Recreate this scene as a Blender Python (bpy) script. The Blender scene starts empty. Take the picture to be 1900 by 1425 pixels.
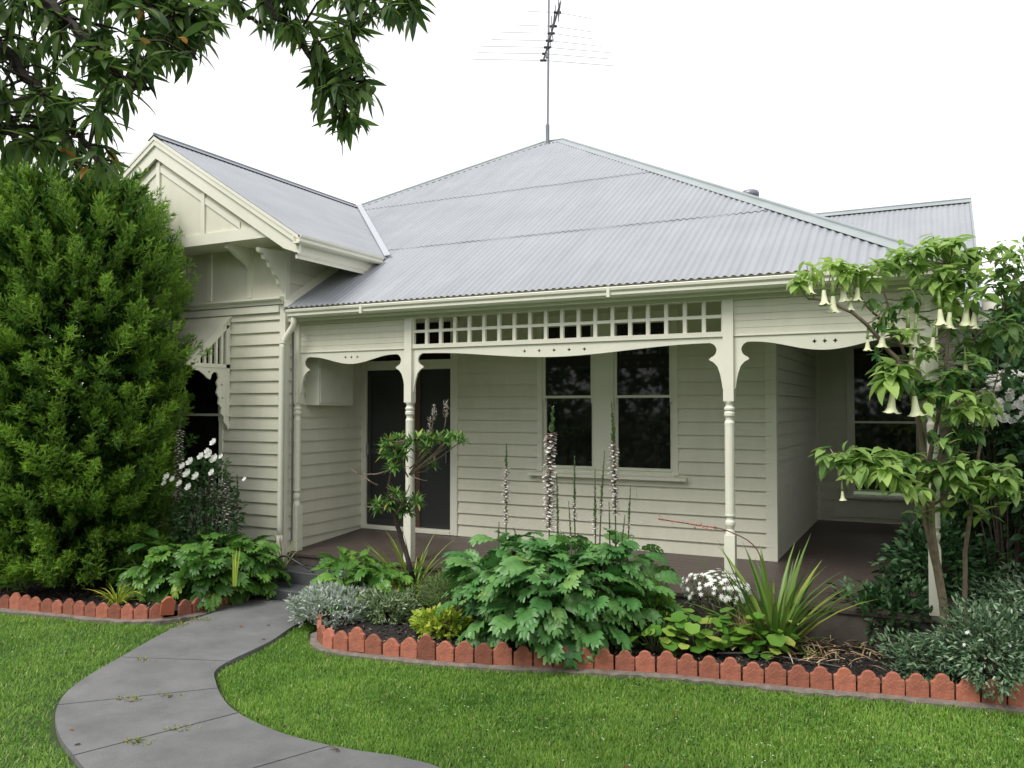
import bpy, bmesh, math, random
import numpy as np
from mathutils import Vector, Matrix
R = math.radians
random.seed(7); rng = np.random.default_rng(7)
S = bpy.context.scene
C = S.collection

# ---------------------------------------------------------------- camera
F = 1524.; YAW = R(26.8); PIT = R(1.67); CZ = 2.1
cam = bpy.data.cameras.new('camera'); co = bpy.data.objects.new('camera', cam); C.objects.link(co)
cam.sensor_width = 36; cam.lens = F/1900*36; cam.clip_start = .05; cam.clip_end = 900
co.location = (0, 0, CZ); co.rotation_euler = (R(90)+PIT, 0, YAW)
S.camera = co
# ---------------------------------------------------------------- world and sun (overcast)
SUN_EL, SUN_AZ = R(54), R(205)          # azimuth clockwise from +Y
w = bpy.data.worlds.new('World'); S.world = w; w.use_nodes = True
nt = w.node_tree; nt.nodes.clear()
def N(t, k, **kw):
    n = t.nodes.new(k)
    for a, b in kw.items(): setattr(n, a, b)
    return n
sky = N(nt, 'ShaderNodeTexSky', sky_type='NISHITA', sun_disc=False, sun_elevation=SUN_EL, sun_rotation=SUN_AZ)
tc = N(nt, 'ShaderNodeTexCoord')
mp = N(nt, 'ShaderNodeMapping'); mp.inputs['Scale'].default_value = (1.2, 1.2, 3.2)
no = N(nt, 'ShaderNodeTexNoise'); no.inputs['Scale'].default_value = 1.3; no.inputs['Detail'].default_value = 5
cr = N(nt, 'ShaderNodeValToRGB')
cr.color_ramp.elements[0].position = .40; cr.color_ramp.elements[0].color = (.64, .642, .65, 1)
cr.color_ramp.elements[1].position = .62; cr.color_ramp.elements[1].color = (1, 1, 1, 1)
sc_ = N(nt, 'ShaderNodeVectorMath', operation='SCALE'); sc_.inputs['Scale'].default_value = 7.6
mx = N(nt, 'ShaderNodeMix', data_type='RGBA'); mx.inputs[0].default_value = .96
bg = N(nt, 'ShaderNodeBackground'); bg.inputs['Strength'].default_value = .1
ou = N(nt, 'ShaderNodeOutputWorld')
L = nt.links.new
L(tc.outputs['Generated'], mp.inputs[0]); L(mp.outputs[0], no.inputs['Vector']); L(no.outputs['Fac'], cr.inputs[0])
L(cr.outputs[0], sc_.inputs[0]); L(sky.outputs[0], mx.inputs[6]); L(sc_.outputs[0], mx.inputs[7])
L(mx.outputs[2], bg.inputs['Color']); L(bg.outputs[0], ou.inputs[0])
sl = bpy.data.lights.new('sun', 'SUN'); sl.energy = 1.5; sl.angle = R(28); sl.color = (1, .97, .92)
so = bpy.data.objects.new('sun', sl); C.objects.link(so)
sd = Vector((math.sin(SUN_AZ)*math.cos(SUN_EL), math.cos(SUN_AZ)*math.cos(SUN_EL), math.sin(SUN_EL)))
so.rotation_euler = sd.to_track_quat('Z', 'Y').to_euler(); so.location = sd*40
S.view_settings.view_transform = 'Standard'; S.view_settings.look = 'None'
S.view_settings.exposure = 1.02; S.view_settings.gamma = 1
S.cycles.max_bounces = 7; S.cycles.transparent_max_bounces = 8

# ---------------------------------------------------------------- where a pixel of the 1900x1425 photograph meets a real plane
def ray(x, y):
    u = (x-950)/F; v = -(y-712.5)/F
    cp, sp, c, s = math.cos(PIT), math.sin(PIT), math.cos(YAW), math.sin(YAW)
    fy = cp-v*sp; fz = sp+v*cp
    return Vector((u*c-fy*s, u*s+fy*c, fz))
O = Vector((0, 0, CZ))
def PY(x, y, Y): r = ray(x, y); return O+r*(Y/r.y)
def PZ(x, y, Z=0.): r = ray(x, y); return O+r*((Z-CZ)/r.z)
def PD(x, y, d):                      # at horizontal camera depth d
    r = ray(x, y); f = -r.x*math.sin(YAW)+r.y*math.cos(YAW); return O+r*(d/f)

# ---------------------------------------------------------------- materials
MATS = {}
def mat(name, col, rough=.6, col2=None, nscale=6., bump=0., bscale=40., spec=.5, metal=0., stretch=None, objrnd=0.):
    if name in MATS: return MATS[name]
    m = bpy.data.materials.new(name); m.use_nodes = True; t = m.node_tree
    b = t.nodes['Principled BSDF']
    b.inputs['Roughness'].default_value = rough; b.inputs['Metallic'].default_value = metal
    b.inputs['Specular IOR Level'].default_value = spec
    tcn = N(t, 'ShaderNodeTexCoord'); mpn = N(t, 'ShaderNodeMapping')
    if stretch: mpn.inputs['Scale'].default_value = stretch
    t.links.new(tcn.outputs['Object'], mpn.inputs[0])
    n1 = N(t, 'ShaderNodeTexNoise'); n1.inputs['Scale'].default_value = nscale; n1.inputs['Detail'].default_value = 6
    n1.inputs['Roughness'].default_value = .65
    t.links.new(mpn.outputs[0], n1.inputs['Vector'])
    r1 = N(t, 'ShaderNodeValToRGB'); r1.color_ramp.elements[0].position = .3; r1.color_ramp.elements[1].position = .7
    c2 = col2 or tuple(a*.86 for a in col)
    r1.color_ramp.elements[0].color = (*c2, 1); r1.color_ramp.elements[1].color = (*col, 1)
    t.links.new(n1.outputs['Fac'], r1.inputs[0])
    out = r1.outputs[0]
    if objrnd:
        oi = N(t, 'ShaderNodeObjectInfo'); hs = N(t, 'ShaderNodeHueSaturation')
        mr = N(t, 'ShaderNodeMapRange'); mr.inputs['To Min'].default_value = 1-objrnd; mr.inputs['To Max'].default_value = 1+objrnd
        t.links.new(oi.outputs['Random'], mr.inputs[0]); t.links.new(mr.outputs[0], hs.inputs['Value'])
        t.links.new(out, hs.inputs['Color']); out = hs.outputs[0]
    t.links.new(out, b.inputs['Base Color'])
    if bump:
        n2 = N(t, 'ShaderNodeTexNoise'); n2.inputs['Scale'].default_value = bscale; n2.inputs['Detail'].default_value = 4
        t.links.new(mpn.outputs[0], n2.inputs['Vector'])
        bp = N(t, 'ShaderNodeBump'); bp.inputs['Strength'].default_value = bump; bp.inputs['Distance'].default_value = .02
        t.links.new(n2.outputs['Fac'], bp.inputs['Height']); t.links.new(bp.outputs[0], b.inputs['Normal'])
    MATS[name] = m; return m
def leafmat(name, dark, light, rough=.45, transl=.25, third=None, spec=.4):
    """leaf colour by each leaf's own random value"""
    if name in MATS: return MATS[name]
    dark = tuple(min(.9, a*1.4) for a in dark); light = tuple(min(.9, a*1.12) for a in light)
    m = bpy.data.materials.new(name); m.use_nodes = True; t = m.node_tree
    b = t.nodes['Principled BSDF']; o = t.nodes['Material Output']
    b.inputs['Roughness'].default_value = rough; b.inputs['Specular IOR Level'].default_value = spec
    at = N(t, 'ShaderNodeAttribute', attribute_name='rnd')
    r = N(t, 'ShaderNodeValToRGB'); r.color_ramp.elements[0].color = (*dark, 1); r.color_ramp.elements[1].color = (*light, 1)
    r.color_ramp.elements[0].position = .05; r.color_ramp.elements[1].position = .9
    if third:
        r.color_ramp.elements[1].position = .82
        e = r.color_ramp.elements.new(.97); e.color = (*third, 1)
    t.links.new(at.outputs['Fac'], r.inputs[0])
    t.links.new(r.outputs[0], b.inputs['Base Color'])
    tr = N(t, 'ShaderNodeBsdfTranslucent'); hs = N(t, 'ShaderNodeHueSaturation'); hs.inputs['Value'].default_value = 1.5
    t.links.new(r.outputs[0], hs.inputs['Color']); t.links.new(hs.outputs[0], tr.inputs[0])
    ms = N(t, 'ShaderNodeMixShader'); ms.inputs[0].default_value = transl
    t.links.new(b.outputs[0], ms.inputs[1]); t.links.new(tr.outputs[0], ms.inputs[2]); t.links.new(ms.outputs[0], o.inputs[0])
    MATS[name] = m; return m

CREAM = mat('cream_paint', (.74, .722, .60), .5, (.68, .66, .54), 2.2, .06, 30, stretch=(3, 3, .8))
TRIM = mat('cream_trim', (.80, .785, .675), .42, (.75, .735, .62), 4, .03, 30)
ROOF = mat('grey_roof_paint', (.325, .340, .368), .45, (.28, .294, .32), 1.3, .03, 25, spec=.45)
def sheets_tone(m, w_=.762):          # each sheet of iron weathers a little differently, dust runs down the slope
    t = m.node_tree; b = t.nodes['Principled BSDF']; src = b.inputs['Base Color'].links[0].from_socket
    tcn = N(t, 'ShaderNodeTexCoord'); sx = N(t, 'ShaderNodeSeparateXYZ'); dv = N(t, 'ShaderNodeMath', operation='DIVIDE'); dv.inputs[1].default_value = w_
    fl = N(t, 'ShaderNodeMath', operation='FLOOR'); wn = N(t, 'ShaderNodeTexWhiteNoise', noise_dimensions='1D'); mr = N(t, 'ShaderNodeMapRange'); mr.inputs['To Min'].default_value = .96; mr.inputs['To Max'].default_value = 1.03
    mp_ = N(t, 'ShaderNodeMapping'); mp_.inputs['Scale'].default_value = (9, .5, .5); n_ = N(t, 'ShaderNodeTexNoise'); n_.inputs['Scale'].default_value = 1.5; n_.inputs['Detail'].default_value = 8
    m2 = N(t, 'ShaderNodeMapRange'); m2.inputs['From Min'].default_value = .3; m2.inputs['From Max'].default_value = .7; m2.inputs['To Min'].default_value = .92; m2.inputs['To Max'].default_value = 1.04
    mu = N(t, 'ShaderNodeMath', operation='MULTIPLY'); hs = N(t, 'ShaderNodeHueSaturation'); l = t.links.new
    l(tcn.outputs['Object'], sx.inputs[0]); l(sx.outputs['X'], dv.inputs[0]); l(dv.outputs[0], fl.inputs[0]); l(fl.outputs[0], wn.inputs['W']); l(wn.outputs['Value'], mr.inputs[0])
    l(tcn.outputs['Object'], mp_.inputs[0]); l(mp_.outputs[0], n_.inputs['Vector']); l(n_.outputs['Fac'], m2.inputs[0])
    l(mr.outputs[0], mu.inputs[0]); l(m2.outputs[0], mu.inputs[1]); l(mu.outputs[0], hs.inputs['Value']); l(src, hs.inputs['Color']); l(hs.outputs[0], b.inputs['Base Color'])
sheets_tone(ROOF)
CAPM = mat('roof_capping_paint', (.31, .345, .35), .4, (.26, .29, .295), 3)
DECK = mat('brown_deck_paint', (.095, .070, .062), .45, (.068, .051, .046), 5, .06, 30, stretch=(1, 1, 1))
STEP = mat('charcoal_step_paint', (.085, .09, .095), .6, (.06, .064, .068), 8, .1, 50)
BASEB = mat('old_baseboard', (.12, .10, .085), .8, (.06, .052, .045), 6, .1)
DARK = mat('dark_interior', (.012, .011, .011), .9)
GLASS = mat('window_glass', (.012, .012, .011), .03, (.008, .008, .008), 2, spec=.5)
SCREEN = mat('security_screen', (.028, .030, .031), .5, (.022, .024, .025), 200, .1, 400)
TERR = mat('terracotta', (.47, .16, .10), .85, (.24, .085, .058), 14, .35, 60, objrnd=.34)
TERR2 = mat('fresh_terracotta', (.52, .15, .085), .8, (.42, .11, .06), 9, .2, 60)
CONC = mat('concrete_path', (.19, .19, .192), .85, (.118, .120, .122), 2.6, .35, 120)
MOW = mat('mowing_strip', (.24, .20, .17), .9, (.11, .10, .085), 14, .4, 60)
SOIL = mat('soil', (.03, .025, .02), .95, (.012, .011, .010), 25, .6, 60)
MULCH = mat('mulch', (.022, .018, .016), .85, (.006, .0055, .005), 30, .5, 80)
TURF = mat('turf', (.045, .085, .016), .95, (.028, .05, .012), 5, .3, 60)
BARK = mat('bark', (.13, .10, .075), .85, (.06, .045, .035), 25, .4, 60)
DBARK = mat('dark_bark', (.045, .032, .027), .85, (.02, .015, .013), 25, .4, 60)
METAL = mat('galvanised_metal', (.22, .22, .25), .4, metal=.4)
BLACKP = mat('black_pipe', (.01, .01, .01), .5)

# ---------------------------------------------------------------- object helpers
def setp(o, label=None, cat=None, group=None, kind=None):
    for k, v in (('label', label), ('category', cat), ('group', group), ('kind', kind)):
        if v: o[k] = v
    return o
def thing(name, label, cat, loc=(0, 0, 0), group=None):
    o = bpy.data.objects.new(name, None); C.objects.link(o); o.location = loc; o.empty_display_size = .2
    return setp(o, label, cat, group)
def link(name, me, m, parent=None):
    o = bpy.data.objects.new(name, me); C.objects.link(o)
    if m and not me.materials: me.materials.append(m)
    if parent:
        o.parent = parent
        off = parent.location.copy()      # a part that is itself a parent sits at the origin already
        if off.length > 0: o.matrix_parent_inverse = Matrix.Translation(-off)
    return o
class MB:
    def __init__(s): s.v = []; s.f = []
    def add(s, vs, fs):
        n = len(s.v); s.v += [tuple(p) for p in vs]; s.f += [tuple(i+n for i in f) for f in fs]
    def box(s, x0, x1, y0, y1, z0, z1):
        s.add([(x0,y0,z0),(x1,y0,z0),(x1,y1,z0),(x0,y1,z0),(x0,y0,z1),(x1,y0,z1),(x1,y1,z1),(x0,y1,z1)],
              [(0,3,2,1),(4,5,6,7),(0,1,5,4),(1,2,6,5),(2,3,7,6),(3,0,4,7)]); return s
    def prism(s, pts, ext):           # planar polygon swept along ext
        n = len(pts); e = Vector(ext); a = [Vector(p) for p in pts]
        s.add(a+[p+e for p in a], [tuple(range(n))[::-1], tuple(range(n, 2*n))]+[(i, (i+1) % n, n+(i+1) % n, n+i) for i in range(n)]); return s
    def lathe(s, c, prof, seg=12, sx=1, axis=None):
        vs = []; fs = []
        for r, z in prof:
            for k in range(seg):
                a = 2*math.pi*k/seg; vs.append((c[0]+r*math.cos(a), c[1]+r*math.sin(a), c[2]+z))
        for i in range(len(prof)-1):
            for k in range(seg):
                k2 = (k+1) % seg; fs.append((i*seg+k, i*seg+k2, (i+1)*seg+k2, (i+1)*seg+k))
        fs.append(tuple(range(seg))[::-1]); fs.append(tuple((len(prof)-1)*seg+k for k in range(seg)))
        s.add(vs, fs); return s
    def tube(s, path, rad, seg=6):
        P = [Vector(p) for p in path]; n = len(P)
        if not hasattr(rad, '__len__'): rad = [rad]*n
        vs = []; fs = []; ref = Vector((0.31, .17, .93))
        for i in range(n):
            d = (P[min(i+1, n-1)]-P[max(i-1, 0)]).normalized()
            a = d.cross(ref)
            if a.length < .05: a = d.cross(Vector((1, 0, 0)))
            a.normalize(); b = d.cross(a)
            for k in range(seg):
                t = 2*math.pi*k/seg; vs.append(P[i]+(a*math.cos(t)+b*math.sin(t))*rad[i])
        for i in range(n-1):
            for k in range(seg):
                k2 = (k+1) % seg; fs.append((i*seg+k, i*seg+k2, (i+1)*seg+k2, (i+1)*seg+k))
        fs.append(tuple(range(seg))); fs.append(tuple((n-1)*seg+k for k in range(seg))[::-1])
        s.add(vs, fs); return s
    def mesh(s, name, smooth=False):
        me = bpy.data.meshes.new(name); me.from_pydata(s.v, [], s.f)
        if smooth: me.polygons.foreach_set('use_smooth', [True]*len(me.polygons))
        me.update(); return me
    def build(s, name, m, parent=None, smooth=False, bevel=0):
        me = s.mesh(name, smooth)
        bm = bmesh.new(); bm.from_mesh(me)
        if bevel: bmesh.ops.bevel(bm, geom=bm.edges[:], offset=bevel, segments=1, affect='EDGES', clamp_overlap=True)
        bmesh.ops.recalc_face_normals(bm, faces=bm.faces[:]); bm.to_mesh(me); bm.free()
        return link(name, me, m, parent)
def box(name, m, parent, *a, bevel=0): return MB().box(*a).build(name, m, parent, bevel=bevel)
def smoothpath(pts, n=6, jit=0.):
    P = [Vector(p) for p in pts]; P = [P[0]*2-P[1]]+P+[P[-1]*2-P[-2]]; out = []
    for i in range(1, len(P)-2):
        for k in range(n):
            t = k/n; a, b, c, d = P[i-1], P[i], P[i+1], P[i+2]
            q = .5*((2*b)+(c-a)*t+(2*a-5*b+4*c-d)*t*t+(3*b-a-3*c+d)*t**3)
            out.append(q+Vector([random.uniform(-jit, jit) for _ in range(3)]))
    out.append(P[-2]); return out
def plate(name, loops, depth, m, parent, tf):
    """flat sawn board with holes: loops in (a,b); tf maps (a,b,h) to world"""
    cu = bpy.data.curves.new(name, 'CURVE'); cu.dimensions = '2D'; cu.fill_mode = 'BOTH'; cu.extrude = depth/2
    for lp in loops:
        sp = cu.splines.new('POLY'); sp.points.add(len(lp)-1); sp.use_cyclic_u = True
        for i, (a, b) in enumerate(lp): sp.points[i].co = (a, b, 0, 1)
    tmp = bpy.data.objects.new(name+'_c', cu); C.objects.link(tmp)
    me = bpy.data.meshes.new_from_object(tmp.evaluated_get(bpy.context.evaluated_depsgraph_get()))
    bpy.data.objects.remove(tmp); bpy.data.curves.remove(cu); me.name = name
    for v in me.vertices: v.co = tf(v.co.x, v.co.y, v.co.z)
    me.materials.clear(); me.polygons.foreach_set('use_smooth', [False]*len(me.polygons))
    bm = bmesh.new(); bm.from_mesh(me); bmesh.ops.remove_doubles(bm, verts=bm.verts[:], dist=1e-5)
    bmesh.ops.recalc_face_normals(bm, faces=bm.faces[:]); bm.to_mesh(me); bm.free()
    return link(name, me, m, parent)

# ---------------------------------------------------------------- leaves
def tmpl_lance(fold=.12):
    us = [0, .12, .35, .6, .82, 1]; wd = [.06, .55, 1, .85, .45, 0]
    v = []; f = []
    for u, ww in zip(us, wd): v += [(u, -ww/2, fold*ww), (u, 0, 0), (u, ww/2, fold*ww)]
    for i in range(len(us)-1):
        a = i*3; f += [(a, a+3, a+4, a+1), (a+1, a+4, a+5, a+2)]
    return np.array(v, float), f
def tmpl_blade(n=5):
    v = []; f = []
    for i in range(n+1):
        u = i/n; ww = (1-u**2.5)*(.75+.25*math.sin(u*3.1)); v += [(u, -ww/2, .25*ww), (u, 0, 0), (u, ww/2, .25*ww)]
    for i in range(n):
        a = i*3; f += [(a, a+3, a+4, a+1), (a+1, a+4, a+5, a+2)]
    return np.array(v, float), f
def tmpl_tri(): return np.array([(0, -.25, 0), (.45, -.5, 0), (1, 0, 0), (.45, .5, 0), (0, .25, 0)], float), [(0, 1, 2, 3, 4)]
def tmpl_needle(): return np.array([(0, -.5, 0), (.7, -.4, 0), (1, 0, 0), (.7, .4, 0), (0, .5, 0)], float)[[0, 1, 2, 3, 4]], [(0, 1, 2, 3, 4)]
def tmpl_disc(n=9, cup=.15, notch=0, stalk=0.):
    v = [(.5, 0, 0)]; f = []
    for k in range(n):
        a = 2*math.pi*k/n+math.pi; r = .5
        if notch and k == 0: r = .28
        r *= 1+.06*(-1)**k
        v.append((.5+r*math.cos(a), r*math.sin(a), cup))
    for k in range(n): f.append((0, 1+k, 1+(k+1) % n))
    return np.array(v, float), f
def tmpl_lobed(nl=6, stalk=.16, deep=.22):
    """pinnate, deeply cut leaf with a folded midrib"""
    v = []; f = []
    def add(p): v.append(p); return len(v)-1
    def wprof(u): return math.sin(math.pi*min(1, (u*.93+.05)))**.6
    v0 = [add((0, -.02, 0)), add((0, .02, 0))]; v1 = [add((stalk, -.02, 0)), add((stalk, .02, 0))]
    f.append((v0[0], v1[0], v1[1], v0[1]))
    span = (1-stalk)/nl
    for i in range(nl):
        a = stalk+i*span; b = a+span; um = (a+b)/2; W = .5*wprof((um-stalk)/(1-stalk))
        m0 = add((a, 0, 0)); m1 = add((b, 0, 0))
        for sg in (-1, 1):
            r0 = add((a+.01, sg*deep*W, .03)); r1 = add((b-.005, sg*deep*W, .03))
            q0 = add((a+.045, sg*.62*W, .10)); q1 = add((b+.035, sg*.62*W, .07))
            t0 = add((a+.085, sg*.90*W, .07)); tp = add((b+.07, sg*1.0*W, .02)); t2 = add((b+.085, sg*.76*W, .04))
            for q in ((m0, m1, r1, r0), (r0, r1, q1, q0), (q0, q1, t2, tp, t0)):
                f.append(q if sg < 0 else q[::-1])
    a = add((1-.02, -.09, .03)); b = add((1-.02, .09, .03)); c = add((1.09, 0, 0)); f.append((a, c, b))
    return np.array(v, float), f
T_L, T_B, T_T, T_N, T_D, T_A = tmpl_lance(), tmpl_blade(), tmpl_tri(), tmpl_needle(), tmpl_disc(), tmpl_lobed(5, .12, .36)
T_R = tmpl_disc(12, .12, 1)
def unit(a): return a/np.maximum(np.linalg.norm(a, axis=1, keepdims=True), 1e-9)
class Leaves:
    def __init__(s): s.V = []; s.idx = []; s.cnt = []; s.r = []; s.n = 0
    def add(s, tm, base, d, nrm, Ln, Wd, bend=0., rnd=None):
        tv, tf = tm; base = np.atleast_2d(np.array(base, float)); M = len(base)
        if M == 0: return s
        d = unit(np.broadcast_to(np.array(d, float), (M, 3))); nrm = np.broadcast_to(np.array(nrm, float), (M, 3))
        nrm = nrm+1e-3*rng.normal(size=(M, 3))
        sd_ = unit(np.cross(d, nrm)); nn = unit(np.cross(sd_, d))
        Ln = np.broadcast_to(Ln, M).reshape(M, 1); Wd = np.broadcast_to(Wd, M).reshape(M, 1)
        k = np.broadcast_to(bend, M).reshape(M, 1); k = np.where(np.abs(k) < 1e-3, 1e-3, k)
        u = tv[:, 0][None]; a = k*u
        al = np.sin(a)/k; dn = (1-np.cos(a))/k
        P = base[:, None]+(Ln*al)[..., None]*d[:, None]-(Ln*dn)[..., None]*nn[:, None]
        P = P+(Wd*tv[:, 1][None])[..., None]*sd_[:, None]
        wz = Wd*tv[:, 2][None]
        P = P+(wz*np.cos(a))[..., None]*nn[:, None]+(wz*np.sin(a))[..., None]*d[:, None]
        nv = len(tv)
        ix = np.concatenate([np.array(f) for f in tf]); ct = np.array([len(f) for f in tf])
        s.V.append(P.reshape(-1, 3)); s.idx.append((ix[None]+(np.arange(M)*nv)[:, None]).ravel()+s.n)
        s.cnt.append(np.tile(ct, M)); s.n += M*nv
        rr = rng.random(M) if rnd is None else np.broadcast_to(rnd, M)
        s.r.append(np.repeat(rr, nv)); return s
    def build(s, name, m, parent=None, smooth=False):
        me = bpy.data.meshes.new(name)
        if s.n == 0: return link(name, me, m, parent)
        V = np.concatenate(s.V); I = np.concatenate(s.idx); K = np.concatenate(s.cnt); r = np.concatenate(s.r)
        me.vertices.add(len(V)); me.vertices.foreach_set('co', V.ravel().astype(np.float32))
        me.loops.add(len(I)); me.loops.foreach_set('vertex_index', I.astype(np.int32))
        me.polygons.add(len(K)); st = np.concatenate([[0], np.cumsum(K)[:-1]])
        me.polygons.foreach_set('loop_start', st.astype(np.int32)); me.polygons.foreach_set('loop_total', K.astype(np.int32))
        at = me.attributes.new('rnd', 'FLOAT', 'POINT'); at.data.foreach_set('value', r.astype(np.float32))
        me.update(calc_edges=True)
        if smooth: me.polygons.foreach_set('use_smooth', np.ones(len(K), bool))
        return link(name, me, m, parent)
def azel(az, el):
    az = np.asarray(az, float); el = np.asarray(el, float)
    return np.stack(np.broadcast_arrays(np.cos(az)*np.cos(el), np.sin(az)*np.cos(el), np.sin(el)), -1)
def rosette(lv, tm, c, n, L0, L1, W, el0, el1, b0, b1, spread=.05, rnd=None, az0=0, az1=2*math.pi):
    az = rng.uniform(az0, az1, n); el = rng.uniform(el0, el1, n)
    d = azel(az, el); Ln = rng.uniform(L0, L1, n)
    base = np.array(c)+np.stack([np.cos(az), np.sin(az), 0*az], -1)*rng.uniform(0, spread, (n, 1))
    lv.add(tm, base, d, azel(az, el+math.pi/2), Ln, Ln*W*rng.uniform(.8, 1.2, n), rng.uniform(b0, b1, n), rnd)

# ================================================================ SETTING
def poly_in(px, py, poly):
    inside = np.zeros(px.shape, bool); n = len(poly)
    for i in range(n):
        x0, y0 = poly[i]; x1, y1 = poly[(i+1) % n]
        c = ((y0 > py) != (y1 > py)) & (px < (x1-x0)*(py-y0)/((y1-y0) or 1e-9)+x0); inside ^= c
    return inside
g = MB(); g.add([(-300, -300, -.02), (300, -300, -.02), (300, 500, -.02), (-300, 500, -.02)], [(0, 1, 2, 3)])
setp(g.build('ground', TURF), 'flat green ground under and around the garden', kind='structure')
# path
PL = [(-2.2, 1.6), (-3.4, 2.75), (-4.435, 3.2), (-4.953, 3.42), (-5.407, 3.711), (-5.747, 4.092), (-6.062, 4.756), (-6.416, 5.622), (-6.50, 6.158), (-6.58, 6.9)]
PR = [(-.2, 3.0), (-1.6, 3.8), (-2.61, 4.122), (-3.202, 4.075), (-3.729, 4.087), (-4.324, 4.258), (-4.853, 4.612), (-5.114, 4.914), (-5.251, 5.608), (-5.448, 6.22), (-5.45, 6.9)]
def sm2(p, n=6): return [(q.x, q.y) for q in smoothpath([(a, b, 0) for a, b in p], n)]
PLs, PRs = sm2(PL), sm2(PR)
def resamp(p, n):
    p = np.array(p); s = np.concatenate([[0], np.cumsum(np.linalg.norm(np.diff(p, axis=0), axis=1))]); t = np.linspace(0, s[-1], n)
    return np.stack([np.interp(t, s, p[:, 0]), np.interp(t, s, p[:, 1])], -1)
JN = [((225, 1224), (425, 1232)), ((125, 1312), (398, 1283)), ((178, 1398), (452, 1326)), ((505, 1424), (640, 1376))]
def arcpos(line, q):
    p = np.array(line); return int(np.argmin(np.linalg.norm(p-np.array([q.x, q.y]), axis=1)))
PLd, PRd = resamp(PLs, 600), resamp(PRs, 600)
il = [0]+sorted(arcpos(PLd, PZ(*j[0])) for j in JN)+[599]; ir = [0]+sorted(arcpos(PRd, PZ(*j[1])) for j in JN)+[599]
pa, pb, cuts = [], [], []
for k in range(len(il)-1):
    cuts.append(len(pa)); n_ = 16
    pa += [PLd[int(i)] for i in np.linspace(il[k], il[k+1], n_+1)][:-1]; pb += [PRd[int(i)] for i in np.linspace(ir[k], ir[k+1], n_+1)][:-1]
pa.append(PLd[-1]); pb.append(PRd[-1]); pa, pb = np.array(pa), np.array(pb); cuts = cuts[1:]
m_ = MB()
for i in range(len(pa)-1):
    a0, a1, b0, b1 = pa[i], pa[i+1], pb[i], pb[i+1]; zz = .022
    if i in cuts:      # narrow sunk joint
        la, lb = np.linalg.norm(a1-a0), np.linalg.norm(b1-b0); a1j = a0+(a1-a0)*.014/la; b1j = b0+(b1-b0)*.014/lb
        m_.add([(*a0, .004), (*b0, .004), (*b1j, .004), (*a1j, .004)], [(0, 1, 2, 3)]); a0, b0 = a1j, b1j
    m_.add([(*a0, -.02), (*b0, -.02), (*b1, -.02), (*a1, -.02), (*a0, zz), (*b0, zz), (*b1, zz), (*a1, zz)],
           [(4, 5, 6, 7), (0, 4, 7, 3), (1, 2, 6, 5)] + ([(0, 1, 5, 4)] if i in cuts else []) + ([(3, 7, 6, 2)] if i+1 in cuts else []))
setp(m_.build('path', CONC), 'curving grey concrete garden path', kind='structure')
PATHPOLY = [tuple(p) for p in pa]+[tuple(p) for p in pb[::-1]]
# tile lines
RT = [(-5.07, 6.06), (-4.93, 5.86), (-4.72, 5.70), (-4.54, 5.661), (-4.199, 5.697), (-3.434, 5.825), (-2.597, 6.094), (-2.2, 6.22), (-1.877, 6.311), (-1.567, 6.354), (-1.189, 6.408), (-.811, 6.468), (-.449, 6.549), (-.097, 6.617), (.243, 6.68), (.9, 6.78), (1.5, 6.87)]
LT = [(-10.6, 5.05), (-9.6, 5.15), (-9.073, 5.215), (-8.605, 5.264), (-7.897, 5.375), (-7.243, 5.493), (-6.90, 5.62), (-6.68, 5.86), (-6.62, 6.223), (-6.66, 6.599), (-6.78, 6.95)]
RTs, LTs = sm2(RT), sm2(LT)
def offset(p, d):
    p = np.array(p); t = np.gradient(p, axis=0); t /= np.linalg.norm(t, axis=1, keepdims=True); return p+np.stack([t[:, 1], -t[:, 0]], -1)*d
BR = [tuple(q) for q in offset(RTs, -.05)]+[(1.5, 9.), (-1.45, 9.), (-1.45, 7.62), (-5.2, 7.62), (-5.25, 6.9), (-5.42, 6.7), (-5.42, 6.2)]
BL = [tuple(q) for q in offset(LTs, -.05)]+[(-6.85, 7.5), (-11., 7.5), (-11., 5.05)]
def bed(name, poly, label):
    poly = [tuple(q) for q in poly]; P = np.array(poly); x0, y0 = P.min(0); x1, y1 = P.max(0); st = .035
    xs = np.arange(x0, x1+st, st); ys = np.arange(y0, y1+st, st); X, Y = np.meshgrid(xs, ys, indexing='ij')
    Z = .075+.02*np.sin(X*3.1+Y*2)*np.sin(Y*2.7)+rng.uniform(-.012, .012, X.shape)
    ins = poly_in((X[:-1, :-1]+st/2), (Y[:-1, :-1]+st/2), poly)
    m = MB(); ny = len(ys); vs = np.stack([X, Y, Z], -1).reshape(-1, 3)
    m.v = [tuple(a) for a in vs]
    m.f = [(i*ny+j, (i+1)*ny+j, (i+1)*ny+j+1, i*ny+j+1) for i in range(len(xs)-1) for j in range(ny-1) if ins[i, j]]
    setp(m.build(name, MULCH, smooth=True), label, kind='structure')
bed('garden_bed', BR, 'dark mulched garden bed right of the path'); bed('garden_bed', BL, 'dark mulched garden bed left of the path')
def scatter(poly, n):
    P = np.array(poly); a = rng.uniform(P.min(0), P.max(0), (n, 2)); return a[poly_in(a[:, 0], a[:, 1], poly)]
lv = Leaves()
for poly, n in ((BR, 26000), (BL, 12000)):
    p = scatter(poly, n); k = len(p)
    lv.add(T_T, np.c_[p, rng.uniform(.07, .115, k)], azel(rng.uniform(0, 6.3, k), rng.normal(0, .35, k)), azel(rng.uniform(0, 6.3, k), rng.uniform(.8, 1.5, k)), rng.uniform(.015, .05, k), rng.uniform(.008, .02, k))
setp(lv.build('mulch_chips', leafmat('chip', (.006, .005, .005), (.055, .042, .034), .8, 0, (.30, .21, .13))), 'dark wood chip mulch strewn over the garden beds', 'mulch', kind='stuff')
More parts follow.
